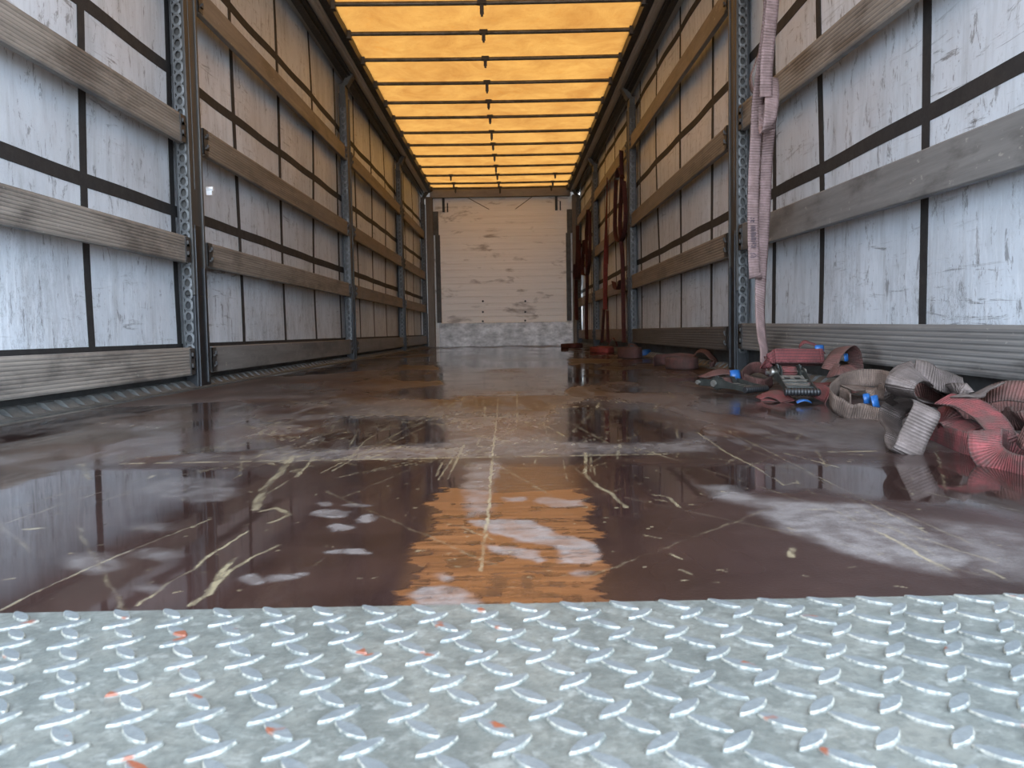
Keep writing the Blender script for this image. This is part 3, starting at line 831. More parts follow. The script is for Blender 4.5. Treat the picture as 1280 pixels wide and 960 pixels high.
for b in range(4):
    for k in range(4):
        za, zb = LZ[k]
        if b == 0: mt, rb, ds = (MPL, 9, 'ribbed weathered grey')
        elif k == 1 and b == 1: mt, rb, ds = (MPL, 9, 'ribbed weathered')
        elif k == 2 and b == 1: mt, rb, ds = (MPT, 9, 'ribbed brownish')
        elif k == 0: mt, rb, ds = (MPG, 0, 'smooth grey')
        else: mt, rb, ds = (MPT, 0, 'smooth brown')
        plank(-1, *ylb[b], za, zb, 0.0, mt, rb, '%s side plank on left wall, %s, %s' % (ds, lev[k], bay[b]), 'side planks on the left wall')
        za, zb = RZ[k]; dz = 0.0
        if b == 0:
            if k == 0: za, zb, dz = 0.080, 0.212, 0.042
            if k == 1: za, zb, dz = 0.578, 0.712, 0.042
            if k == 2: za, zb, dz = 1.135, 1.262, 0.085
        if b == 0 and k != 1: mt, rb, ds = (MPG if k == 0 else MPL, 8, 'ribbed grey' if k == 0 else 'ribbed weathered')
        elif b == 0: mt, rb, ds = (MPG, 0, 'smooth stained grey')
        elif b == 1 and k == 0: mt, rb, ds = (MPD, 8, 'ribbed dark grey')
        elif b == 1 and k in (1, 2): mt, rb, ds = (MPT, 8, 'ribbed brownish')
        else: mt, rb, ds = (MPT, 0, 'smooth brown')
        plank(1, *yrb[b], za, zb, dz, mt, rb, '%s side plank on right wall, %s, %s' % (ds, lev[k], bay[b]), 'side planks on the right wall')

# ------------------------------------------------------------------ roof bows
words = ['first', 'second', 'third', 'fourth', 'fifth', 'sixth', 'seventh', 'eighth', 'ninth', 'tenth', 'eleventh', 'twelfth', 'thirteenth']
for i, y in enumerate(BOWS[9:]):
    root = empty('roof_bow', (-0.09, y, ZR - 0.05), 'dark steel roof bow under the orange tarp, %s counting from the camera' % words[i], 'roof bow', 'roof bows under the tarp')
    m = MB(); m.tube([(-1.20 + 2.21 * k / 10, y, ZR - 0.034 - 0.006 * math.sin(k * math.pi / 10)) for k in range(11)], 0.016, 10)
    m.build('bow_tube', MBOW, root)
    for x in (-1.19, 1.0):
        m = MB(); m.box(x - 0.02, x + 0.02, y - 0.028, y + 0.028, ZR - 0.075, ZR - 0.012); m.build('end_bracket', MBRK, root, bevel=.003)
    px = 604 + (0 if i == 0 else 0) + i * 1.55
    xc = at(px, 100, y)[0]
    # band clipped over the bow, its tail hanging down
    def hang(x, l, w=0.014):
        m = MB(); m.box(x - 0.032, x + 0.032, y - 0.020, y + 0.020, ZR - 0.052, ZR - 0.020)
        m.box(x - w, x + w, y - 0.017, y - 0.011, ZR - 0.045 - l, ZR - 0.045)
        m.box(x - w * .6, x + w * .6, y - 0.019, y - 0.009, ZR - 0.06 - l, ZR - 0.045 - l)
        m.build('band_clip', MBLK, root)
    hang(xc, 0.06 + (0.02 if i % 3 == 0 else 0.0))
    if i >= 10:
        hang(-0.80, 0.06); hang(0.74, 0.05)

# ------------------------------------------------------------------ galvanised diamond plate at the rear sill
def plate():
    g = G('diamond_plate_zinc')
    n = g.noise(26, None, 6, 0.75); n2 = g.noise(170, None, 4, 0.7); n3 = g.noise(7, None, 4, 0.65)
    c = g.mix(g.ramp(n, 0.3, 0.7), (0.05006, 0.05454, 0.04877), (0.1178, 0.1236, 0.11))
    c = g.mix(g.ramp(n3, 0.48, 0.66, 0, 0.6), c, (0.1414, 0.1363, 0.1148))
    c = g.mix(g.ramp(n2, 0.45, 0.62, 0, 0.5), c, (0.04712, 0.05105, 0.0466))
    c = g.mix(g.ramp(g.noise(75, None, 4, 0.75), 0.54, 0.66, 0, 0.5), c, (0.1885, 0.1915, 0.1734))
    z = g.sepz()[2]
    top = g.ramp(z, 0.00595, 0.0061)
    c = g.mix(g.math('MULTIPLY', top, 0.5), c, (0.106, 0.1189, 0.1301))
    rim = g.math('MULTIPLY', g.ramp(z, 0.0043, 0.0050), g.ramp(z, 0.00610, 0.0060))
    c = g.mix(g.math('MULTIPLY', rim, g.ramp(g.noise(240, None, 3, 0.7), 0.44, 0.56, 0.05, 0.8)), c, (0.2356, 0.2181, 0.1778))  # edge highlight painted around each lozenge, broken up by noise
    rust = g.math('MULTIPLY', g.ramp(z, 0.0042, 0.005), g.ramp(g.noise(34, None, 2), 0.66, 0.70))
    c = g.mix(rust, c, (0.1414, 0.04351, 0.02168))
    g.set(c, g.ramp(n, 0.3, 0.7, 0.52, 0.34), 0.20, g.bump(n, 0.35, 0.003, g.bump(n2, 0.5, 0.0015)), 0.5)
    y0, y1, x0, x1 = 0.24, EY, -1.38, 1.20
    zt = 0.004
    m = MB(); m.box(x0, x1, y0, y1, -0.03, zt)
    s = 0.0413
    def loz(cx, cy, d):
        n = 14; u = (0.7071 * d, 0.7071); v = (-0.7071, 0.7071 * d)
        L, Wd = 0.0160, 0.0060
        vs = []
        for sc, hz in ((1.0, 0.0), (0.90, 0.0016), (0.78, 0.0023), (0.5, 0.0023)):
            for k in range(n):
                a = 2 * math.pi * k / n
                # pointed oval
                pu = math.cos(a); pv = math.sin(a) * (1 - 0.35 * abs(math.cos(a)))
                pu *= L * (1 - (1 - sc) * 0.45); pv *= Wd * sc
                vs.append((cx + u[0] * pu + v[0] * pv, cy + u[1] * pu + v[1] * pv, zt - 0.0002 + hz))
        fs = [(r * n + k, r * n + (k + 1) % n, (r + 1) * n + (k + 1) % n, (r + 1) * n + k) for r in range(3) for k in range(n)]
        fs.append(tuple(3 * n + k for k in range(n)))
        m.add(vs, fs, False)
    rows = 10
    for r_ in range(rows):
        yy = 0.668 - r_ * s
        if yy < y0 + 0.015: break
        for i in range(-34, 30):
            x = i * s + (r_ % 2) * s / 2 + 0.009
            if x0 + .02 < x < x1 - .02: loz(x, yy, -1)
            x2 = x + s / 4
            if x0 + .02 < x2 < x1 - .02 and yy - s / 2 > y0 + 0.015: loz(x2, yy - s / 2, 1)
    o = m.build('diamond_plate_sill', g.m, origin=(0, 0.46, 0))
    tag(o, 'galvanised diamond plate sill with raised lozenges across the rear floor edge', 'sill plate')
plate()

# ------------------------------------------------------------------ webbing ribbons
def catmull(P, n):
    out = []
    for i in range(len(P) - 1):
        p0 = P[max(i - 1, 0)]; p1 = P[i]; p2 = P[i + 1]; p3 = P[min(i + 2, len(P) - 1)]
        for k in range(n):
            t = k / n
            out.append(0.5 * ((2 * p1) + (-p0 + p2) * t + (2 * p0 - 5 * p1 + 4 * p2 - p3) * t * t + (-p0 + 3 * p1 - 3 * p2 + p3) * t ** 3))
    out.append(P[-1]); return out
def ribbon(mb, ctrl, w=0.05, th=0.0040, n=10, u0=0.0):
    """ctrl: list of (point, width vector)"""
    P = catmull([Vector(c[0]) for c in ctrl], n); Wv = catmull([Vector(c[1]).normalized() for c in ctrl], n)
    vs = []; us = []; u = u0; m = 4
    for i, p in enumerate(P):
        t = (P[min(i + 1, len(P) - 1)] - P[max(i - 1, 0)])
        t = t.normalized() if t.length > 1e-9 else Vector((1, 0, 0))
        wv = Wv[i] - t * Wv[i].dot(t)
        wv = wv.normalized() if wv.length > 1e-6 else Vector((0, 0, 1))
        nn = t.cross(wv)
        if i: u += (p - P[i - 1]).length
        us.append(u)
        for sgn in (1, -1):
            for k in range(m + 1):
                f = k / m - 0.5
                cup = 0.0
                vs.append(p + wv * (w * f) + nn * (sgn * th / 2 * (0.6 if k in (0, m) else 1)))
    R = 2 * (m + 1); fs = []; uv = []
    for i in range(len(P) - 1):
        a = i * R; b = a + R; ua, ub = us[i], us[i + 1]
        for k in range(m):
            v1, v2 = k / m, (k + 1) / m
            fs.append((a + k, b + k, b + k + 1, a + k + 1)); uv.append(((ua, v1), (ub, v1), (ub, v2), (ua, v2)))
            o = m + 1
            fs.append((a + o + k, a + o + k + 1, b + o + k + 1, b + o + k)); uv.append(((ua, v1), (ua, v2), (ub, v2), (ub, v1)))
        fs.append((a, a + m + 1, b + m + 1, b)); uv.append(((ua, 0), (ua, 0), (ub, 0), (ub, 0)))
        fs.append((a + m, b + m, b + 2 * m + 1, a + 2 * m + 1)); uv.append(((ua, 1), (ub, 1), (ub, 1), (ua, 1)))
    for a in (0, (len(P) - 1) * R):
        for k in range(m):
            fs.append((a + k, a + k + 1, a + m + 1 + k + 1, a + m + 1 + k)); uv.append(((us[0], .5),) * 4)
    mb.add(vs, fs, True, uv)
    return u
def PX(f, pts):
    """pts: (cx, cy, Y, W) in a crop mapped by f"""
    out = []
    for p in pts:
        x, y = f(p[0], p[1]); out.append((at(x, y, p[2]), p[3]))
    return out
def cent(ctrls):
    v = sum((Vector(c[0]) for c in ctrls), Vector()) / len(ctrls); return Vector((v[0], v[1], 0))
GP = lambda a, b: (1090 + a / 5.647, 440 + b / 5.647)
FP = lambda a, b: (1000 + a / 8, 420 + b / 8)
RP = lambda a, b: (860 + a / 6.4, 420 + b / 6.4)

def plane_pts(f, pts, c, A):
    """intersect view rays with the plane of a loop"""
    A = Vector(A).normalized(); C0 = at(*f(c[0], c[1]), c[2]); O = Vector((0, 0, CAMH)); out = []
    for a, b in pts:
        q = ray(*f(a, b)); t = (C0 - O).dot(A) / q.dot(A); out.append(O + q * t)
    return out, A

# grey-brown strap: front loop, arch above it and its tail
mb = MB()
ring, A = plane_pts(GP, [(240, 318), (165, 318), (100, 345), (52, 405), (52, 480), (95, 550), (88, 620), (122, 682), (160, 660), (200, 560), (250, 460), (292, 372), (280, 335), (225, 322), (150, 335)],
                    (175, 480, 1.545), (0.86, -0.22, -0.44))
ribbon(mb, [(p + A * 0.0245, A) for p in ring], n=7)
ring2, A2 = plane_pts(GP, [(560, 400), (480, 375), (400, 362), (340, 345), (303, 305), (298, 262), (322, 222), (375, 205), (428, 235), (458, 280), (530, 305)],
                      (385, 280, 1.60), (0.74, -0.56, -0.24))
B2 = [(-0.70, 0.62, 0.35), (-0.7, .62, .35), (-.72, .6, .32), (-.75, .55, .25), (-.82, .48, .20), (-.85, .45, .25), (-.80, .48, .36), (-.62, .55, .55), (-.40, .65, .62), (-.25, .85, .45), (-.1, .95, .3)]
cc = [(p + Vector(b).normalized() * 0.0245, b) for p, b in zip(ring2, B2)]
tail = PX(GP, [(620, 300, 1.60, (.3, .92, .06)), (720, 300, 1.61, (.42, .90, -.01)), (800, 268, 1.62, (.43, .90, -.0)), (865, 236, 1.63, (.43, .90, 0.02))])
ribbon(mb, cc + tail, n=7)
ribbon(mb, PX(GP, [(300, 130, 1.66, (-.1, .5, .86)), (390, 150, 1.655, (-.05, .4, .9)), (470, 195, 1.66, (0, .35, .94)), (560, 225, 1.68, (0, .35, .94)), (645, 262, 1.70, (.1, .4, .92))]), n=7)
ribbon(mb, PX(GP, [(215, 330, 1.66, (.9, .3, .1)), (165, 285, 1.63, (.9, .3, .1)), (185, 215, 1.62, (.88, .3, .2)), (250, 150, 1.645, (.85, .2, -.1)), (330, 130, 1.67, (.8, .1, -.4))]), n=7)
o = mb.build('webbing_strap_tangle', MS_GREY, origin=(0.74, 1.55, 0))
tag(o, 'dirty grey-brown webbing strap looped in front of the tangle by the right wall, frayed edges', 'strap')

# faded red strap
mb = MB()
u = ribbon(mb, PX(GP, [(500, 330, 1.60, (.75, .5, .35)), (570, 340, 1.58, (.85, .4, .3)), (645, 352, 1.56, (.9, .3, .28)), (730, 390, 1.53, (.92, .2, .28)), (820, 455, 1.49, (.95, .15, .2)), (885, 530, 1.45, (.98, .1, .1)), (920, 590, 1.43, (.98, .1, .0)), (935, 650, 1.43, (.98, .1, 0))]), n=8)
ribbon(mb, PX(GP, [(370, 560, 1.68, (0, .1, 1)), (450, 590, 1.62, (0, .1, 1)), (540, 622, 1.54, (.05, .1, 1)), (640, 655, 1.47, (.05, .1, 1)), (740, 690, 1.43, (.1, .1, 1)), (840, 700, 1.42, (.1, .1, 1))]), n=8)
ribbon(mb, PX(GP, [(860, 680, 1.47, (1, .1, .05)), (830, 620, 1.45, (1, .1, .05)), (808, 572, 1.415, (1, .1, .05)), (800, 562, 1.39, (1, .05, .05)), (795, 610, 1.365, (.97, 0, .12)), (805, 690, 1.345, (.85, 0, .42)), (862, 765, 1.318, (.5, .1, .85)), (955, 815, 1.285, (.12, .2, 1)), (1073, 847, 1.245, (0, .2, 1)), (1200, 855, 1.22, (0, .2, 1)), (1330, 820, 1.27, (0, .15, 1)), (1390, 760, 1.38, (0, .1, 1))]), n=9)
ribbon(mb, PX(GP, [(905, 640, 1.40, (.1, .1, 1)), (960, 655, 1.43, (0, .1, 1)), (1050, 690, 1.43, (0, .1, 1)), (1160, 745, 1.40, (0, .1, 1)), (1270, 790, 1.36, (0, .1, 1)), (1390, 770, 1.40, (0, .1, 1))]), n=8)
ribbon(mb, PX(GP, [(440, 470, 1.66, (.3, .8, .3)), (520, 470, 1.60, (.2, .9, .2)), (600, 505, 1.56, (.2, .9, .2)), (700, 570, 1.50, (.2, .9, .2))]), n=8)
o = mb.build('webbing_strap_tangle', MS_RED, origin=(0.82, 1.40, 0))
tag(o, 'faded red webbing strap twisted over the right end of the nearest tangle', 'strap')

# brown strap behind on the right
mb = MB()
ribbon(mb, PX(GP, [(760, 330, 1.66, (.3, .7, .6)), (840, 295, 1.64, (.3, .65, .7)), (930, 275, 1.62, (.25, .6, .75)), (1030, 275, 1.60, (.15, .6, .78)), (1130, 290, 1.58, (0, .6, .8)), (1250, 340, 1.55, (-.2, .6, .75)), (1330, 420, 1.52, (-.3, .6, .7))]), w=0.046, n=8)
ribbon(mb, PX(GP, [(1330, 430, 1.52, (-.3, .6, .7)), (1250, 500, 1.50, (0, .9, .3)), (1120, 500, 1.52, (0, .95, .2)), (1000, 470, 1.58, (0, .95, .2)), (900, 480, 1.62, (0, .95, .2)), (800, 520, 1.62, (0, .95, .2))]), w=0.046, n=8)
ribbon(mb, PX(GP, [(1330, 520, 1.62, (0, .3, 1)), (1150, 440, 1.72, (0, .3, .95)), (1000, 420, 1.76, (0, .3, .95)), (880, 425, 1.78, (0, .3, .95)), (760, 395, 1.80, (0, .3, .95)), (640, 390, 1.80, (0, .3, .95)), (520, 345, 1.81, (0, .3, .95)), (420, 300, 1.79, (0, .25, .95)), (320, 305, 1.77, (0, .25, .95)), (240, 345, 1.78, (0, .25, .95)), (150, 420, 1.8, (0, .25, .95))]), w=0.055, n=7)  # run added behind the pile so the loop's opening shows dark
o = mb.build('webbing_strap_tangle', MS_RB, origin=(0.92, 1.58, 0))
tag(o, 'brownish webbing strap behind the faded red one, against the right wall', 'strap')
mb = MB()
ribbon(mb, PX(GP, [(1060, 560, 1.36, (.2, .3, .9)), (1110, 600, 1.34, (.2, .4, .85)), (1180, 610, 1.33, (.1, .4, .85)), (1290, 560, 1.38, (0, .4, .85))]), w=0.046, n=8)
mb.build('strap_end', MS_RB, o)

# round coil
mb = MB()
ribbon(mb, PX(FP, [(960, 480, 2.12, (0, .1, 1)), (890, 445, 2.19, (0, .1, 1)), (760, 420, 2.25, (0, .1, 1)), (600, 420, 2.27, (0, .1, 1)), (460, 455, 2.25, (0, .1, 1)), (355, 525, 2.2, (-.05, 0, 1)), (302, 592, 2.15, (-.08, -.1, 1)), (325, 660, 2.10, (-.05, -.2, 1)), (410, 715, 2.07, (0, -.35, .95)), (500, 765, 2.05, (.1, -.5, .85)),
                   (600, 765, 2.05, (.1, -.15, 1)), (700, 795, 2.03, (.1, -.1, 1)), (800, 820, 2.0, (.05, 0, 1)), (920, 850, 1.98, (0, 0, 1))]), w=0.048, n=9)
coil_ctrl = PX(FP, [(480, 520, 2.2, (0, .9, .2)), (600, 520, 2.24, (0, .9, .2)), (740, 545, 2.22, (0, .9, .2)), (860, 575, 2.15, (0, .9, .2))])
ribbon(mb, coil_ctrl, w=0.046, n=8)
ribbon(mb, PX(FP, [(505, 660, 2.12, (0, .2, 1)), (470, 620, 2.16, (0, .2, 1)), (400, 590, 2.2, (0, .2, 1))]), w=0.045, n=8)
coil = mb.build('webbing_strap_coil', MS_BRN, origin=(0.90, 2.1, 0))
tag(coil, 'brown webbing strap in one open round loop with blue tabs inside', 'strap')
def tab(parent, f, a, b, Y, w, h, tilt=0.3, yaw=0.2):
    p = at(*f(a, b), Y); m = MB()
    ax = Vector((math.cos(yaw), math.sin(yaw), 0)) * w; az = Vector((0, math.sin(tilt), math.cos(tilt))) * h; ny_ = ax.cross(az).normalized()
    N = 6; vs = []
    for i in range(N + 1):
        for k in (-1, 1):
            t = i / N * 2 - 1; q = p + ax * t + az * k + ny_ * (0.35 * w * (1 - t * t))
            vs += [q, q + ny_ * 0.0018]
    fs = []
    for i in range(N):
        o = i * 4; o2 = o + 4
        fs += [(o, o2, o2 + 2, o + 2), (o + 1, o + 3, o2 + 3, o2 + 1), (o, o + 1, o2 + 1, o2), (o + 2, o2 + 2, o2 + 3, o + 3)]
    fs += [(0, 2, 3, 1), (N * 4, N * 4 + 1, N * 4 + 3, N * 4 + 2)]
    m.add(vs, fs, True)
    o = m.build('label_tab', MBLUE, parent); o['label'] = 'blue label tab'
    return o
tab(coil, FP, 665, 628, 2.12, 0.010, 0.013); tab(coil, FP, 750, 660, 2.10, 0.015, 0.017, 0.5, 0.6)

# arched strap
mb = MB()
ribbon(mb, PX(FP, [(285, 340, 2.50, (.80, -.52, .15)), (325, 245, 2.51, (.80, -.52, .15)), (385, 155, 2.54, (.80, -.52, .15)), (465, 108, 2.57, (.80, -.52, .15)), (525, 155, 2.60, (.80, -.52, .15)), (550, 245, 2.62, (.80, -.52, .15)), (562, 345, 2.63, (.80, -.52, .15)), (572, 470, 2.63, (.80, -.52, .15)), (590, 560, 2.62, (.80, -.52, .15))]), w=0.046, n=8)
ribbon(mb, PX(FP, [(300, 350, 2.5, (.2, .75, .45)), (380, 345, 2.46, (.2, .75, .5)), (470, 335, 2.46, (.1, .8, .4)), (560, 335, 2.48, (.1, .8, .4))]), w=0.048, n=8)
o = mb.build('webbing_strap_arch', MS_RB, origin=(1.02, 2.52, 0))
tag(o, 'red-brown webbing strap bent into an upright arch behind the open brown loop', 'strap')
tab(o, FP, 455, 215, 2.55, 0.016, 0.012, 0.3, 0.9)

# flat folded bundle
mb = MB()
def bundle(mb, c, d, L, T, turns, wv, w=0.05):
    d = Vector(d).normalized(); nrm = Vector(wv).normalized().cross(d).normalized(); ctrl = []
    for k in range(turns):
        t = T * (1 - 0.7 * k / turns); l = L - k * 0.006
        for a in np.linspace(-math.pi / 2, math.pi / 2, 5): ctrl.append((Vector(c) + d * (l + math.cos(a) * t) + nrm * (math.sin(a) * t), wv))
        for a in np.linspace(math.pi / 2, 3 * math.pi / 2, 5): ctrl.append((Vector(c) + d * (-l + math.cos(a) * t) + nrm * (math.sin(a) * t), wv))
    ribbon(mb, ctrl, w=w, n=4)
cB = at(*RP(880, 170), 2.72)
bundle(mb, cB, (1, 0.12, -0.02), 0.070, 0.017, 3, (0.02, .30, .95))
ribbon(mb, PX(RP, [(700, 165, 2.70, (.1, .3, .95)), (665, 185, 2.69, (.35, .3, .8)), (640, 205, 2.69, (.6, .3, .5)), (600, 225, 2.68, (.7, .3, .3))]), w=0.044, n=6)
ribbon(mb, PX(RP, [(905, 130, 2.80, (.2, .9, .1)), (892, 85, 2.80, (.2, .9, .1)), (930, 50, 2.79, (.1, .9, .3)), (985, 60, 2.79, (.1, .9, .3)), (1040, 85, 2.80, (.1, .9, .3)), (1085, 130, 2.81, (.1, .9, .2))]), w=0.03, n=6)
fold = mb.build('webbing_strap_bundle', MS_STR, origin=(0.94, 2.72, 0))
tag(fold, 'striped red webbing strap folded flat into a bundle on top of the black ratchet', 'strap')
tab(fold, RP, 1050, 98, 2.78, 0.016, 0.010, 0.2, 0.1)

# ------------------------------------------------------------------ ratchets
def ratchet(loc, mtx, label, strapmat, open_a):
    """local frame: x along the spindle, y towards the grip, z up"""
    root = empty('strap_ratchet', (loc[0], loc[1], 0), label, 'ratchet', 'ratchets in the strap pile')
    Lc = Vector(loc)
    T = lambda p: Lc + mtx @ Vector(p)
    def bld(m, name, mat, lab=None, par=None, bevel=0):
        m.v = [tuple(T(v)) for v in m.v]
        o = m.build(name, mat, par or root, bevel=bevel)
        if lab: o['label'] = lab
        return o
    ca, sa = math.cos(open_a), math.sin(open_a)
    H = lambda y, z: (y * ca - z * sa, y * sa + z * ca)
    # fixed frame: two stamped cheeks and a cross bolt
    m = MB()
    ch = [(0.030, -0.012), (0.034, 0.008), (0.018, 0.022), (-0.012, 0.024), (-0.03, 0.012), (-0.055, 0.012), (-0.085, 0.016), (-0.105, 0.006), (-0.105, -0.010), (-0.08, -0.014), (-0.04, -0.012), (-0.015, -0.022), (0.012, -0.022)]
    for x in (-0.031, 0.028):
        m.prism(ch, None, x, x + 0.003, lambda a, b, h: (h, a, b))
    m.obox((0, -0.045, -0.012), (0.029, 0, 0), (0, 0.030, 0), (0, 0, 0.0015))
    bld(m, 'frame', MZD, bevel=0)
    m = MB(); m.tube([(-0.040, -0.095, 0), (0.040, -0.095, 0)], 0.0065, 10); m.tube([(-0.043, -0.095, 0), (-0.037, -0.095, 0)], 0.009, 6); m.tube([(0.037, -0.095, 0), (0.043, -0.095, 0)], 0.009, 6)
    bld(m, 'cross_bolt', MZB, 'bright cross bolt')
    # toothed wheels and spindle
    for x in (-0.0375, 0.0335):
        m = MB(); N = 26; pl = []
        for k in range(N):
            a = 2 * math.pi * k / N; r = 0.027 if k % 2 == 0 else 0.0205
            pl.append((r * math.cos(a), r * math.sin(a)))
        m.prism(pl, None, x, x + 0.004, lambda a, b, h: (h, a, b)); bld(m, 'ratchet_wheel', MZD)
    m = MB(); m.tube([(-0.052, 0, 0), (0.052, 0, 0)], 0.0095, 12); m.tube([(-0.056, 0, 0), (-0.05, 0, 0)], 0.0125, 8); m.tube([(0.05, 0, 0), (0.056, 0, 0)], 0.0125, 8)
    sp_o = bld(m, 'spindle', MZB)
    m = MB(); ctrl = []
    for k in range(15):
        a = k * 0.9; r = 0.011 + 0.0008 * k; ctrl.append((Vector((0, r * math.cos(a), r * math.sin(a))), (1, 0, 0)))
    ribbon(m, ctrl, w=0.048, n=4); bld(m, 'wound_webbing', strapmat, par=None)
    # handle: two long cheeks, pawl plate with windows, cross bars, ribbed grip
    m = MB()
    hp = [(-0.016, -0.012), (0.0, -0.018), (0.03, -0.013), (0.09, -0.008), (0.150, -0.010), (0.156, 0.0), (0.150, 0.010), (0.09, 0.011), (0.03, 0.018), (0.0, 0.018), (-0.016, 0.010)]
    for x in (-0.046, 0.043):
        m.prism(hp, None, x, x + 0.003, lambda a, b, h: (h, *H(a, b)))
    for y in (0.062, 0.085, 0.118):
        m.tube([(-0.044, *H(y, 0)), (0.044, *H(y, 0))], 0.0045, 8)
    bld(m, 'handle', MZD)
    m = MB()
    for x in (-0.032, 0.0, 0.032):
        m.prism([(0.030, -0.0015), (0.100, -0.0015), (0.100, 0.0015), (0.030, 0.0015)], None, x - 0.006, x + 0.006, lambda a, b, h: (h, *H(a, b)))
    for y in (0.034, 0.066, 0.098):
        m.prism([(y - 0.006, -0.002), (y + 0.006, -0.002), (y + 0.006, 0.002), (y - 0.006, 0.002)], None, -0.038, 0.038, lambda a, b, h: (h, *H(a, b)))
    bld(m, 'pawl_plate', MZB)
    m = MB(); pts = []; rs = []
    for k in range(45):
        pts.append((-0.054 + 0.108 * k / 44, *H(0.152, 0))); rs.append(0.0125 if (k // 2) % 2 else 0.0098)
    m.tube(pts, rs, 12); bld(m, 'grip', MRUB, 'black ribbed grip')
    return root
MZD = simple('dark_zinc', (0.0507, 0.05265, 0.0468), 0.42, 0.55, 0.5, 40)
MZB = simple('bright_zinc', (0.35, 0.329, 0.294), 0.35, 0.8, 0.35, 40)
def basis(xd, yd):
    x = Vector(xd).normalized(); z = x.cross(Vector(yd)).normalized(); y = z.cross(x)
    return Matrix((x, y, z)).transposed()
S1 = at(*RP(800, 290), 2.66)
G1 = at(*RP(945, 505), 2.52)
rC = ratchet(S1, basis((-1, .02, .02), (0.06, -0.9, 0.05)), 'black ratchet with its open handle towards the camera, beneath the folded bundle', MS_RED, -0.42)
S2 = at(*RP(290, 385), 2.98)
rB = ratchet((S2[0], S2[1], 0.034), basis((-.86, -.5, 0), (.52, -.86, 0)), 'dark closed ratchet lying flat, leftmost in the pile near the camera', MS_RB, -0.10)
# webbing sewn to those ratchets
mb = MB()
ribbon(mb, PX(RP, [(560, 500, 2.62, (.3, .8, .3)), (620, 470, 2.62, (.3, .8, .3)), (680, 460, 2.60, (.5, .7, .4)), (740, 480, 2.56, (.6, .6, .4)), (800, 525, 2.52, (.6, .6, .3))]), w=0.045, n=7)
ribbon(mb, PX(RP, [(600, 510, 2.60, (.4, .8, .1)), (690, 512, 2.58, (.4, .8, .1)), (800, 535, 2.56, (.4, .8, .1))]), w=0.045, n=7)
ribbon(mb, PX(RP, [(960, 370, 2.6, (0, .9, .1)), (1050, 385, 2.58, (0, .9, .1)), (1150, 385, 2.56, (0, .9, .1))]), w=0.05, n=7)
ribbon(mb, PX(RP, [(980, 420, 2.56, (.2, .6, .5)), (1060, 445, 2.52, (.2, .6, .6)), (1120, 480, 2.46, (.2, .6, .6))]), w=0.05, n=7)
o = mb.build('webbing_strap_end', MS_RED, origin=(0.90, 2.58, 0)); tag(o, 'red webbing strap end folded under the open black ratchet', 'strap')
tab(o, RP, 925, 532, 2.42, 0.021, 0.008, 1.2, 0.0)
mb = MB()
ribbon(mb, PX(RP, [(110, 330, 3.02, (.5, .8, .2)), (190, 305, 3.04, (.4, .85, .3)), (270, 285, 3.06, (.3, .85, .4)), (340, 290, 3.06, (.2, .9, .35)), (430, 310, 3.08, (.1, .9, .3)), (520, 340, 3.08, (.1, .9, .3))]), w=0.045, n=7)
ribbon(mb, PX(RP, [(435, 330, 3.02, (0, .2, 1)), (470, 285, 3.08, (0, .2, 1)), (520, 255, 3.12, (0, .2, 1)), (590, 255, 3.12, (0, .2, 1)), (650, 290, 3.06, (0, .2, 1)), (670, 350, 2.98, (0, .2, 1)), (620, 385, 2.92, (0, -.2, 1)), (530, 375, 2.92, (0, -.3, 1)), (450, 345, 2.98, (0, -.2, 1))]), w=0.042, n=7)
o = mb.build('webbing_strap_end', MS_RB, origin=(0.85, 3.03, 0)); tag(o, 'red-brown webbing strap with blue tab looping out of the flat dark ratchet', 'strap')
tab(o, RP, 378, 315, 3.0, 0.019, 0.019, 0.4, 0.1)

# ------------------------------------------------------------------ hanging strap near the camera
HP = lambda a, b: (a, b)
mb = MB(); Wc = (.95, .30, 0)
ribbon(mb, [((1.065, 2.93, 2.49), Wc)] + PX(HP, [(969, -60, 3.02, Wc), (966, 0, 3.04, Wc), (961, 50, 3.06, Wc), (958, 90, 3.08, Wc), (957.5, 121, 3.09, Wc)]), w=0.053, n=8)
ribbon(mb, [((1.065, 2.95, 2.49), Wc)] + PX(HP, [(966, -60, 3.06, Wc), (961, 20, 3.09, Wc), (952, 90, 3.13, Wc), (947, 130, 3.17, Wc), (945, 170, 3.2, Wc), (942, 230, 3.22, Wc), (941.5, 290, 3.22, Wc), (943, 336, 3.22, Wc), (944, 346, 3.23, Wc), (945, 344, 3.26, Wc), (946, 320, 3.28, Wc), (950, 260, 3.29, Wc), (956, 200, 3.29, Wc), (960, 160, 3.27, Wc)]), w=0.050, n=8)
ribbon(mb, PX(HP, [(962, 110, 3.13, (.8, .6, 0)), (966, 135, 3.14, (.75, .6, .1)), (962, 160, 3.2, (.9, .3, .1)), (958.5, 200, 3.25, Wc), (956, 260, 3.27, Wc), (953, 310, 3.27, Wc), (951, 350, 3.26, (.9, .4, 0)), (950, 385, 3.22, (.8, .55, 0)), (951.5, 415, 3.15, (.72, .65, 0)), (955, 440, 3.06, (.62, .75, 0)), (955, 458, 3.0, (.6, .75, 0))]), w=0.052, n=8)
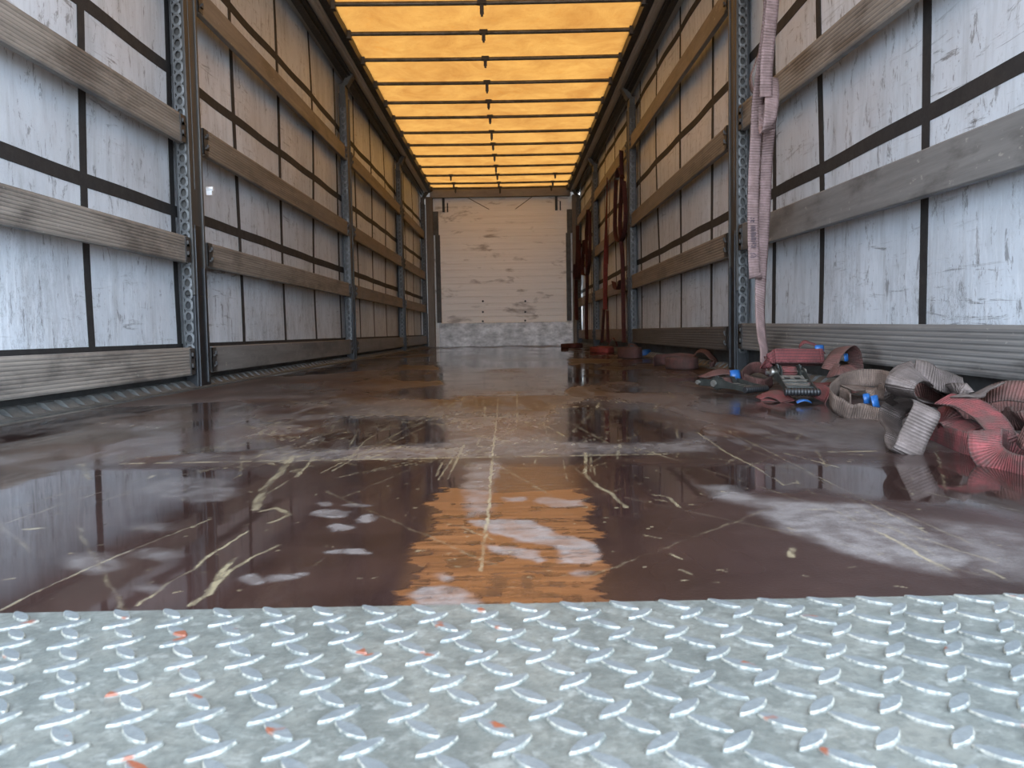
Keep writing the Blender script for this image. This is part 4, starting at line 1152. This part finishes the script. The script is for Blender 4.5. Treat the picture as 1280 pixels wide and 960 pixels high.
# fold that hangs over the doubled part
ribbon(mb, PX(HP, [(964, 96, 3.135, (.9, .3, .2)), (965, 120, 3.105, (.88, .3, .3)), (963, 145, 3.095, (.86, .3, .36)), (960, 159, 3.11, (.84, .3, .42)), (958, 162, 3.14, (.84, .3, .42)), (957, 150, 3.17, (.86, .3, .36)), (956, 120, 3.185, (.9, .3, .2))]), w=0.058, n=8)
ribbon(mb, PX(HP, [(950, 62, 3.18, (.1, 1, 0)), (943, 82, 3.2, (.1, 1, 0)), (938.5, 97, 3.22, (.1, 1, 0)), (940, 110, 3.22, (.1, 1, 0)), (946, 117, 3.2, (.2, .9, 0))]), w=0.05, n=8)
hang = mb.build('hanging_webbing_strap', MS_PINK, origin=(0.96, 3.15, 0.15))
tag(hang, 'pale pinkish webbing strap knotted and hanging from the roof by the nearest right post', 'strap')
# worn stamp printed down the strap: bars across it and an arrow
m = MB()
def mark(x0, x1, y0, y1):
    a = at(x0, y0, 3.212); b = at(x1, y1, 3.212)
    m.box(min(a[0], b[0]), max(a[0], b[0]), 3.2125, 3.2145, min(a[2], b[2]), max(a[2], b[2]))
for i, (yy, w0, w1) in enumerate(((272.5, 938, 939.6), (272.5, 941.5, 943.3), (275, 938.5, 943.5), (276.5, 938, 939.5), (276.5, 941, 943), (282, 939, 944), (284, 938.6, 944.4), (286.2, 939, 945), (288.4, 938.6, 943), (290.4, 939.4, 945.5), (292.6, 938.8, 945), (294.6, 939, 943.6), (296.8, 938.8, 945.6), (299, 939, 945), (301, 939, 944), (303.4, 941, 945.6), (306, 939, 941), (306, 943, 945.6), (308.4, 938.8, 945.4))):
    mark(w0, w1, yy, yy + 1.0)
for q in ((936.5, 943.5, 316.4, 317.2), (936.5, 943.5, 321, 321.8), (936.5, 937.2, 316.4, 321.8), (943.5, 945, 317.4, 318.3), (944.8, 946.8, 318.6, 319.6), (943.5, 945, 320, 320.9), (939, 941.5, 318.6, 319.6)):
    mark(*q)
m.build('printed_marks', MINK, hang)['label'] = 'worn dark print'

# ------------------------------------------------------------------ far straps on the right wall
def hanging(name, mat, runs, label, w=0.05):
    mb = MB(); c0 = None
    for r in runs:
        ct = [(at(p[0], p[1], wrr(p[0], 330, p[2] if len(p) > 2 else -0.06)[1]), p[3] if len(p) > 3 else (.85, .52, 0)) for p in r]
        c0 = c0 or ct[0][0]; ribbon(mb, ct, w=w, n=6, th=0.005)
    o = mb.build(name, mat, origin=c0); tag(o, label, 'strap', 'dark straps hanging on the far right wall'); return o
hanging('hanging_webbing_strap', MS_DRK, [[(776.5, 188), (777, 230), (775, 280), (778, 320), (779, 376), (780, 428)], [(771, 222), (774, 210), (778, 222)], [(770, 225), (769, 260), (769, 290), (773, 302), (779, 296), (782, 270), (780, 226)], [(767, 352), (769, 360), (773, 361), (776, 350)]],
        'dark red strap with a loop, hanging on the far right wall closest to the camera', 0.05)
hanging('hanging_webbing_strap', MS_BR2, [[(759, 222, -0.06, (.25, .97, 0)), (758.3, 260, -0.06, (.35, .9, 0)), (757.5, 300, -0.06, (.7, .7, 0)), (757, 330), (756.5, 360), (756.5, 387)], [(762.5, 226, -0.06, (.2, .97, 0)), (761, 280, -0.06, (.2, .97, 0)), (760, 330, -0.06, (.2, .97, 0))]],
        'red strap with a blunt stitched end, longest one hanging on the far right wall', 0.062)
hanging('hanging_webbing_strap', MS_DRK, [[(755, 385), (753.5, 410), (752.5, 428)], [(759, 388), (759.5, 410), (760, 428)]], 'thin dark red strap tail reaching the floor below the long red strap', 0.04)
hanging('hanging_webbing_strap', MS_DRK, [[(735, 262), (733, 300), (734, 350), (733, 390), (733.5, 424)], [(737, 264), (737.5, 310), (735, 340), (731, 344), (728, 338), (730, 300)]],
        'dark looped strap hanging beside the second post from the front wall', 0.055)
hanging('hanging_webbing_strap', MS_DRK, [[(722, 282), (721.5, 320), (720, 360), (721, 400)], [(719, 330), (718, 345), (721, 350), (724, 342), (724, 300)]],
        'dark red strap hanging farthest back, in the bay by the front wall', 0.065)

# ------------------------------------------------------------------ far coils on the floor
def coil_obj(px, py, rx, ry, turns, mat, label, w=0.05, yaw=0.0, gapf=0.5, extra=None):
    x, y = fl(px, py); mb = MB(); ctrl = []
    N = int(turns * 14)
    for k in range(N + 1):
        a = yaw + k / 14 * 2 * math.pi; f = 1 - gapf * k / N
        ctrl.append((Vector((x + rx * f * math.cos(a), y + ry * f * math.sin(a), w / 2 + 0.003)), (0.06 * math.sin(a * .7), 0.05, 1)))
    ribbon(mb, ctrl, w=w, n=3, th=0.004)
    o = mb.build('webbing_strap_coil', mat, origin=(x, y, 0)); tag(o, label, 'strap', 'straps coiled along the right wall')
    if extra:
        m2 = MB(); extra(m2); m2.build('strap_end', mat, o)
    return o
Lp = lambda a, b: (720 + a / 3.765, 400 + b / 3.765)
def ex1(mb):
    ribbon(mb, PX(Lp, [(365, 205, 5.15, (0, .2, 1)), (380, 190, 5.25, (0, .2, 1)), (430, 185, 5.3, (0, .2, 1)), (500, 180, 5.25, (0, .2, 1)), (560, 190, 5.15, (0, .2, 1))]), w=0.07, n=6)
coil_obj(853, 461.0, 0.095, 0.16, 2.4, MS_RB, 'brown coiled strap standing on edge, beyond the left ratchet', 0.066, 2.0, 0.45, ex1)
mb = MB()
ribbon(mb, PX(Lp, [(555, 170, 4.95, (.3, .9, .2)), (575, 148, 4.95, (.3, .9, .2)), (610, 152, 4.9, (.3, .9, .2)), (640, 178, 4.85, (.4, .85, .2)), (655, 210, 4.8, (.5, .8, .1)), (635, 232, 4.75, (.6, .7, .2))]), w=0.085, n=7)
o = mb.build('webbing_strap_arch', MS_RB, origin=(1.14, 4.9, 0)); tag(o, 'pinkish strap curled into a small arch at the foot of the nearest right post', 'strap')
c3 = coil_obj(788, 447.5, 0.10, 0.30, 2.2, MS_RB, 'brown coiled strap with a blue tab, third coil along the right wall', 0.085, 1.0, 0.4,
         lambda mb: ribbon(mb, PX(Lp, [(235, 145, 7.5, (.2, .9, .2)), (250, 118, 7.5, (.2, .9, .2)), (275, 118, 7.5, (.2, .9, .2)), (300, 145, 7.4, (.2, .9, .2))]), w=0.06, n=6))
tab(c3, Lp, 330, 155, 7.1, 0.045, 0.028, 0.3, 0.3)
coil_obj(753, 440.5, 0.13, 0.42, 1.5, MS_BR2, 'bright red strap heaped on the floor below the long hanging red strap', 0.055, 0.3, 0.25,
         lambda mb: ribbon(mb, PX(Lp, [(150, 120, 9.0, (.3, .9, .1)), (170, 88, 9.0, (.3, .9, .1)), (185, 95, 9.0, (.3, .9, .1)), (195, 125, 9.0, (.3, .9, .1))]), w=0.07, n=6))
coil_obj(716, 434.5, 0.18, 0.40, 1.6, MS_DRK, 'dark red strap lying on the floor in the far right corner', 0.05, 0.8, 0.5)
